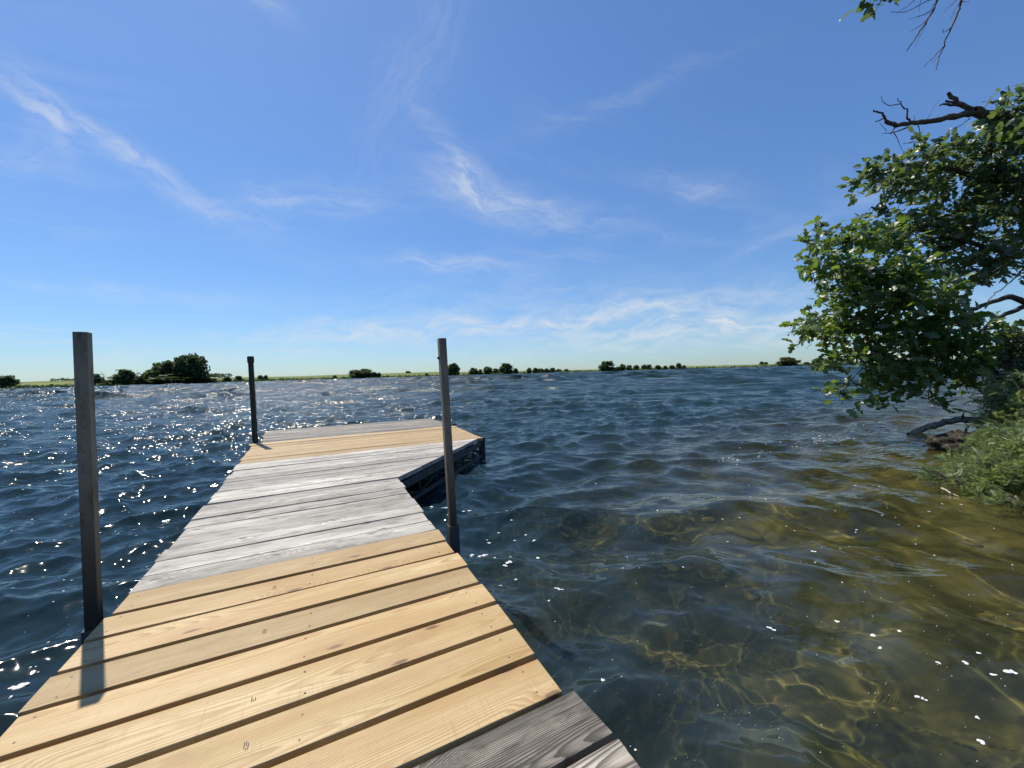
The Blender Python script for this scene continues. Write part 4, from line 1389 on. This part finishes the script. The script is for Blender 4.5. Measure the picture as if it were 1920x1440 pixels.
# --- grass on the bank
r = np.random.default_rng(61)
gx = np.column_stack([r.uniform(3.2, 20, 60000), r.uniform(-4, 16, 60000)])
sd = shore_dist(gx)
gx = gx[(sd < -0.12) & (sd > -7)][:26000]
gz = bed_height(gx)
BLADE = (np.array([(-0.03, 0, 0), (0.03, 0, 0), (0.022, 0.05, 0.55), (0.0, 0.20, 1.0)]), np.array([(0, 1, 2, 3)]))
an = r.uniform(0, 6.28, len(gx))
ln = r.uniform(0.0, 0.5, len(gx))
az_ = np.column_stack([np.cos(an + 1.57) * ln, np.sin(an + 1.57) * ln, np.ones(len(gx))])
az_ /= np.linalg.norm(az_, axis=1)[:, None]
ax_ = np.column_stack([np.cos(an), np.sin(an), np.zeros(len(gx))])
ay_ = np.cross(az_, ax_)
gr = link('grass', mesh_np('grass', *scatter(*BLADE, np.column_stack([gx, gz - 0.02]), (ax_, ay_, az_), r.uniform(0.10, 0.34, len(gx)))), M_BUSH)
tag(gr, 'rough green grass on the right-hand bank', kind='stuff')

# --- dead sticks caught in the big shrub
for j, (pl_, lab) in enumerate((
        ([(1822, 838, 3.6), (1850, 868, 3.5), (1885, 888, 3.4), (1925, 902, 3.3)], 'pale bent dead stick lying across the big feathery shrub'),
        ([(1850, 892, 3.35), (1890, 898, 3.3), (1925, 903, 3.25)], 'thin pale dead stick at the foot of the big feathery shrub'),
        ([(1766, 915, 3.2), (1785, 926, 3.1), (1812, 937, 3.0)], 'short tan twig floating below the big feathery shrub'))):
    pts = [at(x, y, Y) for x, y, Y in pl_]
    o = empty('dead_stick', pts[-1])
    tag(o, lab, 'stick', 'dead sticks in the shrub')
    limb(o, pts, .009, .005, m_pale, 'stick', 6, .006, 120 + j, 4)
    k = pts[1]
    limb(o, [k, k + Vector((-.05, -.02, .06))], .004, .002, m_pale, 'side_twig', 5, .0, 130 + j, 3)

# --- drift log reaching out of the bank over the water
log = empty('drift_log', at(1870, 792, 5.75))
tag(log, 'grey drift log sloping from the bank into the water', 'log')
limb(log, [at(1704, 815, 5.78), at(1722, 808, 5.76), at(1742, 800, 5.74), at(1772, 792, 5.7), at(1805, 786, 5.66), at(1840, 788, 5.7), at(1880, 787, 5.85), at(1930, 772, 6.2)], .036, .056, m_drift, 'trunk', 10, 0.010, 150, 4)
limb(log, [at(1704, 815, 5.78) + Vector((-.003, 0, .0)), at(1705, 814.6, 5.78)], .030, .035, m_pale, 'cut_end', 10, 0, 151, 1)
limb(log, [at(1804, 786, 5.62), at(1806, 778, 5.62), at(1807, 774, 5.62)], .018, .006, m_bark, 'stub', 6, 0, 152, 3)
limb(log, [at(1805, 789, 5.6), at(1811, 795, 5.58), at(1816, 803, 5.55)], .010, .005, m_pale, 'side_twig', 5, 0, 153, 3)
limb(log, [at(1870, 790, 5.8), at(1880, 775, 5.8), at(1892, 766, 5.85), at(1905, 764, 5.9)], .05, .03, m_bark, 'root', 7, 0.015, 154, 3)

# --- clump of roots and mud standing in the water
root_c = empty('root_clump', at(1792, 845, 4.6))
root_c.location.z = 0
tag(root_c, 'low brown clump of roots and mud beside the drift log', 'roots')
bm = bmesh.new()
bmesh.ops.create_icosphere(bm, subdivisions=4, radius=1.0)
rr2 = random.Random(4)
for v_ in bm.verts:
    n_ = 1 + 0.22 * math.sin(v_.co.x * 7 + 1) * math.sin(v_.co.y * 6) + 0.10 * math.sin(v_.co.x * 15 + v_.co.y * 11) + rr2.uniform(-.10, .10)
    v_.co = Vector((v_.co.x * 0.26 * n_, v_.co.y * 0.22 * n_, v_.co.z * (0.17 + 0.05 * v_.co.x) * n_))
m_mud, g, out = new_mat('root_mud_mat')
tc = g.node('ShaderNodeTexCoord').outputs['Object']
nn = g.noise(g.vmath('MULTIPLY', tc, (1.0, 1.0, 0.5)), 22, 6, 0.7)
principled(g, out, g.ramp(nn, [(0.36, (0.010, 0.008, 0.006)), (0.52, (0.036, 0.029, 0.017)), (0.70, (0.12, 0.095, 0.05))]), 0.75, g.bump(nn, 1.0, 0.03), 0.3)
link('mud_body', bm_mesh('mud_body', bm, True), m_mud, root_c, (0.05, 0, 0.04))
for j in range(34):
    a = rv(0, 6.28)
    p0 = root_c.location + Vector((0.08 + rv(-.12, .15), rv(-.12, .12), rv(.06, .2)))
    p1 = p0 + Vector((-abs(rv(.05, .24)), rv(-.16, .08), -rv(.05, .2)))
    limb(root_c, [p0, p0.lerp(p1, .5) + Vector((0, 0, .03)), p1], .006, .002, m_mud, 'root', 5, .008, 160 + j, 3)
limb(root_c, [root_c.location + Vector((0.1, 0, .16)), root_c.location + Vector((0.1, -.02, .27))], .02, .008, m_bark, 'snag', 6, 0, 180, 2)

# ------------------------------------------------------------------ submerged stones and floating foam
m_stone, g, out = new_mat('submerged_stone_mat')
tc = g.node('ShaderNodeTexCoord').outputs['Object']
nn = g.noise(tc, 14, 5, 0.6)
principled(g, out, g.ramp(nn, [(0.35, (0.05, 0.045, 0.015)), (0.6, (0.20, 0.165, 0.045)), (0.8, (0.38, 0.31, 0.10))]), 0.85, g.bump(nn, 0.5, 0.02), 0.2)
r = np.random.default_rng(17)
ico = bmesh.new()
bmesh.ops.create_icosphere(ico, subdivisions=2, radius=1.0)
iv = np.array([tuple(v_.co) for v_ in ico.verts])
ifc = np.array([[v_.index for v_ in f.verts] for f in ico.faces])
ico.free()
xy = np.column_stack([r.uniform(0.1, 4.2, 900), r.uniform(0.2, 5.5, 900)])
s_ = shore_dist(xy)
ok = (s_ > 0.15) & (s_ < 4.2)
xy = xy[ok][:70]
zz_ = bed_height(xy)
rad = 0.025 + 0.075 * r.random(len(xy)) ** 2
parts = []
for (x, y), z, a in zip(xy, zz_, rad):
    v_ = iv * np.array([a * r.uniform(.8, 1.3), a * r.uniform(.8, 1.2), a * r.uniform(.45, .75)])
    v_ = v_ * (1 + 0.10 * np.sin(iv[:, :1] * 4 + r.uniform(0, 6)) + 0.08 * np.sin(iv[:, 1:2] * 5 + r.uniform(0, 6)))
    a_ = r.uniform(0, 6.28)
    rot_ = np.array([[math.cos(a_), -math.sin(a_), 0], [math.sin(a_), math.cos(a_), 0], [0, 0, 1]])
    parts.append((v_ @ rot_.T + np.array([x, y, min(z + a * 0.1, -0.03 - a * 0.7)]), ifc))
st = link('submerged_stones', mesh_np('submerged_stones', *join(parts), True), m_stone)
tag(st, 'algae covered stones on the lake bed under the shallow water', kind='stuff')
st.cycles.is_caustics_receiver = True

FOAM = [(951, 1068, 9), (947, 1071, 6), (956, 1066, 6), (899, 1029, 7), (906, 1025, 6), (890, 1033, 7), (886, 1030, 5), (1004, 1014, 5), (916, 1012, 4), (935, 1001, 3), (963, 1009, 3), (957, 985, 3), (984, 1002, 3), (1013, 1041, 4), (1045, 1112, 5), (1050, 1115, 4), (1038, 1110, 3),
        (1028, 1130, 3), (1126, 1279, 5), (1113, 1310, 3), (1198, 1408, 4), (1190, 1405, 3), (1623, 1188, 6), (1730, 1322, 7), (1812, 1265, 6), (1900, 1282, 11), (1912, 1285, 7), (1835, 1390, 8), (1833, 1357, 5), (1672, 1187, 5), (1635, 1214, 5), (1445, 1178, 5), (1452, 1182, 4),
        (1870, 1288, 6), (1838, 1247, 5), (1757, 1265, 4), (1565, 1160, 4), (1525, 1023, 4), (28, 1283, 12), (20, 1285, 9), (36, 1280, 8), (110, 1251, 7), (15, 1303, 4), (52, 1252, 4), (66, 1255, 3), (60, 1250, 3), (880, 958, 4), (870, 966, 4), (836, 960, 6), (808, 961, 4), (832, 958, 4), (985, 958, 3), (1232, 960, 3), (965, 1090, 3), (928, 1052, 3), (938, 1095, 3), (960, 1045, 3)]
r = np.random.default_rng(23)
fl = []
for px, py, s_px in FOAM:
    fl.append((px, py, s_px))
for _ in range(190):
    px = r.uniform(880, 1920)
    py = r.uniform(900, 1430)
    if py < 1040 + (px - 880) * 1.1 or px > 1230:
        fl.append((px, py, r.uniform(0.9, 2.3)))
for _ in range(90):
    fl.append((r.uniform(0, 330), r.uniform(860, 1300), r.uniform(0.8, 2.6)))
for _ in range(70):
    a = r.uniform(0, 1)
    fl.append((1330 + 330 * a + r.normal(0, 18), 868 - 60 * a + r.normal(0, 9), r.uniform(0.8, 2.2)))
P2, S2 = [], []
for px, py, s_px in fl:
    k = np.array(at(px, py, 1.0)) - np.array([0, 0, EYE])
    if k[2] >= -0.02:
        continue
    P2.append(k[:2] * (EYE / -k[2]))
    S2.append(s_px * 0.5 * (EYE / -k[2]) / FPX)
P2, S2 = np.array(P2), np.array(S2)
W2 = waves(P2, np.full(len(P2), 0.03))
parts = []
for p_, sz_ in zip(W2, S2):
    n_b = 1 if sz_ < 0.0028 else 4
    for k in range(n_b):
        q_ = p_ + np.array([r.normal(0, sz_ * 0.7), r.normal(0, sz_ * 0.7), 0]) * (n_b > 1)
        a = sz_ * r.uniform(0.6, 1.05)
        parts.append((iv * np.array([a * r.uniform(.8, 1.5), a * r.uniform(.7, 1.1), max(0.0016, a * 0.35)]) + q_ + np.array([0, 0, 0.001]), ifc))
fo = link('foam', mesh_np('foam', *join(parts), True), m_foam)
tag(fo, 'small white flecks of foam floating on the water', kind='stuff')
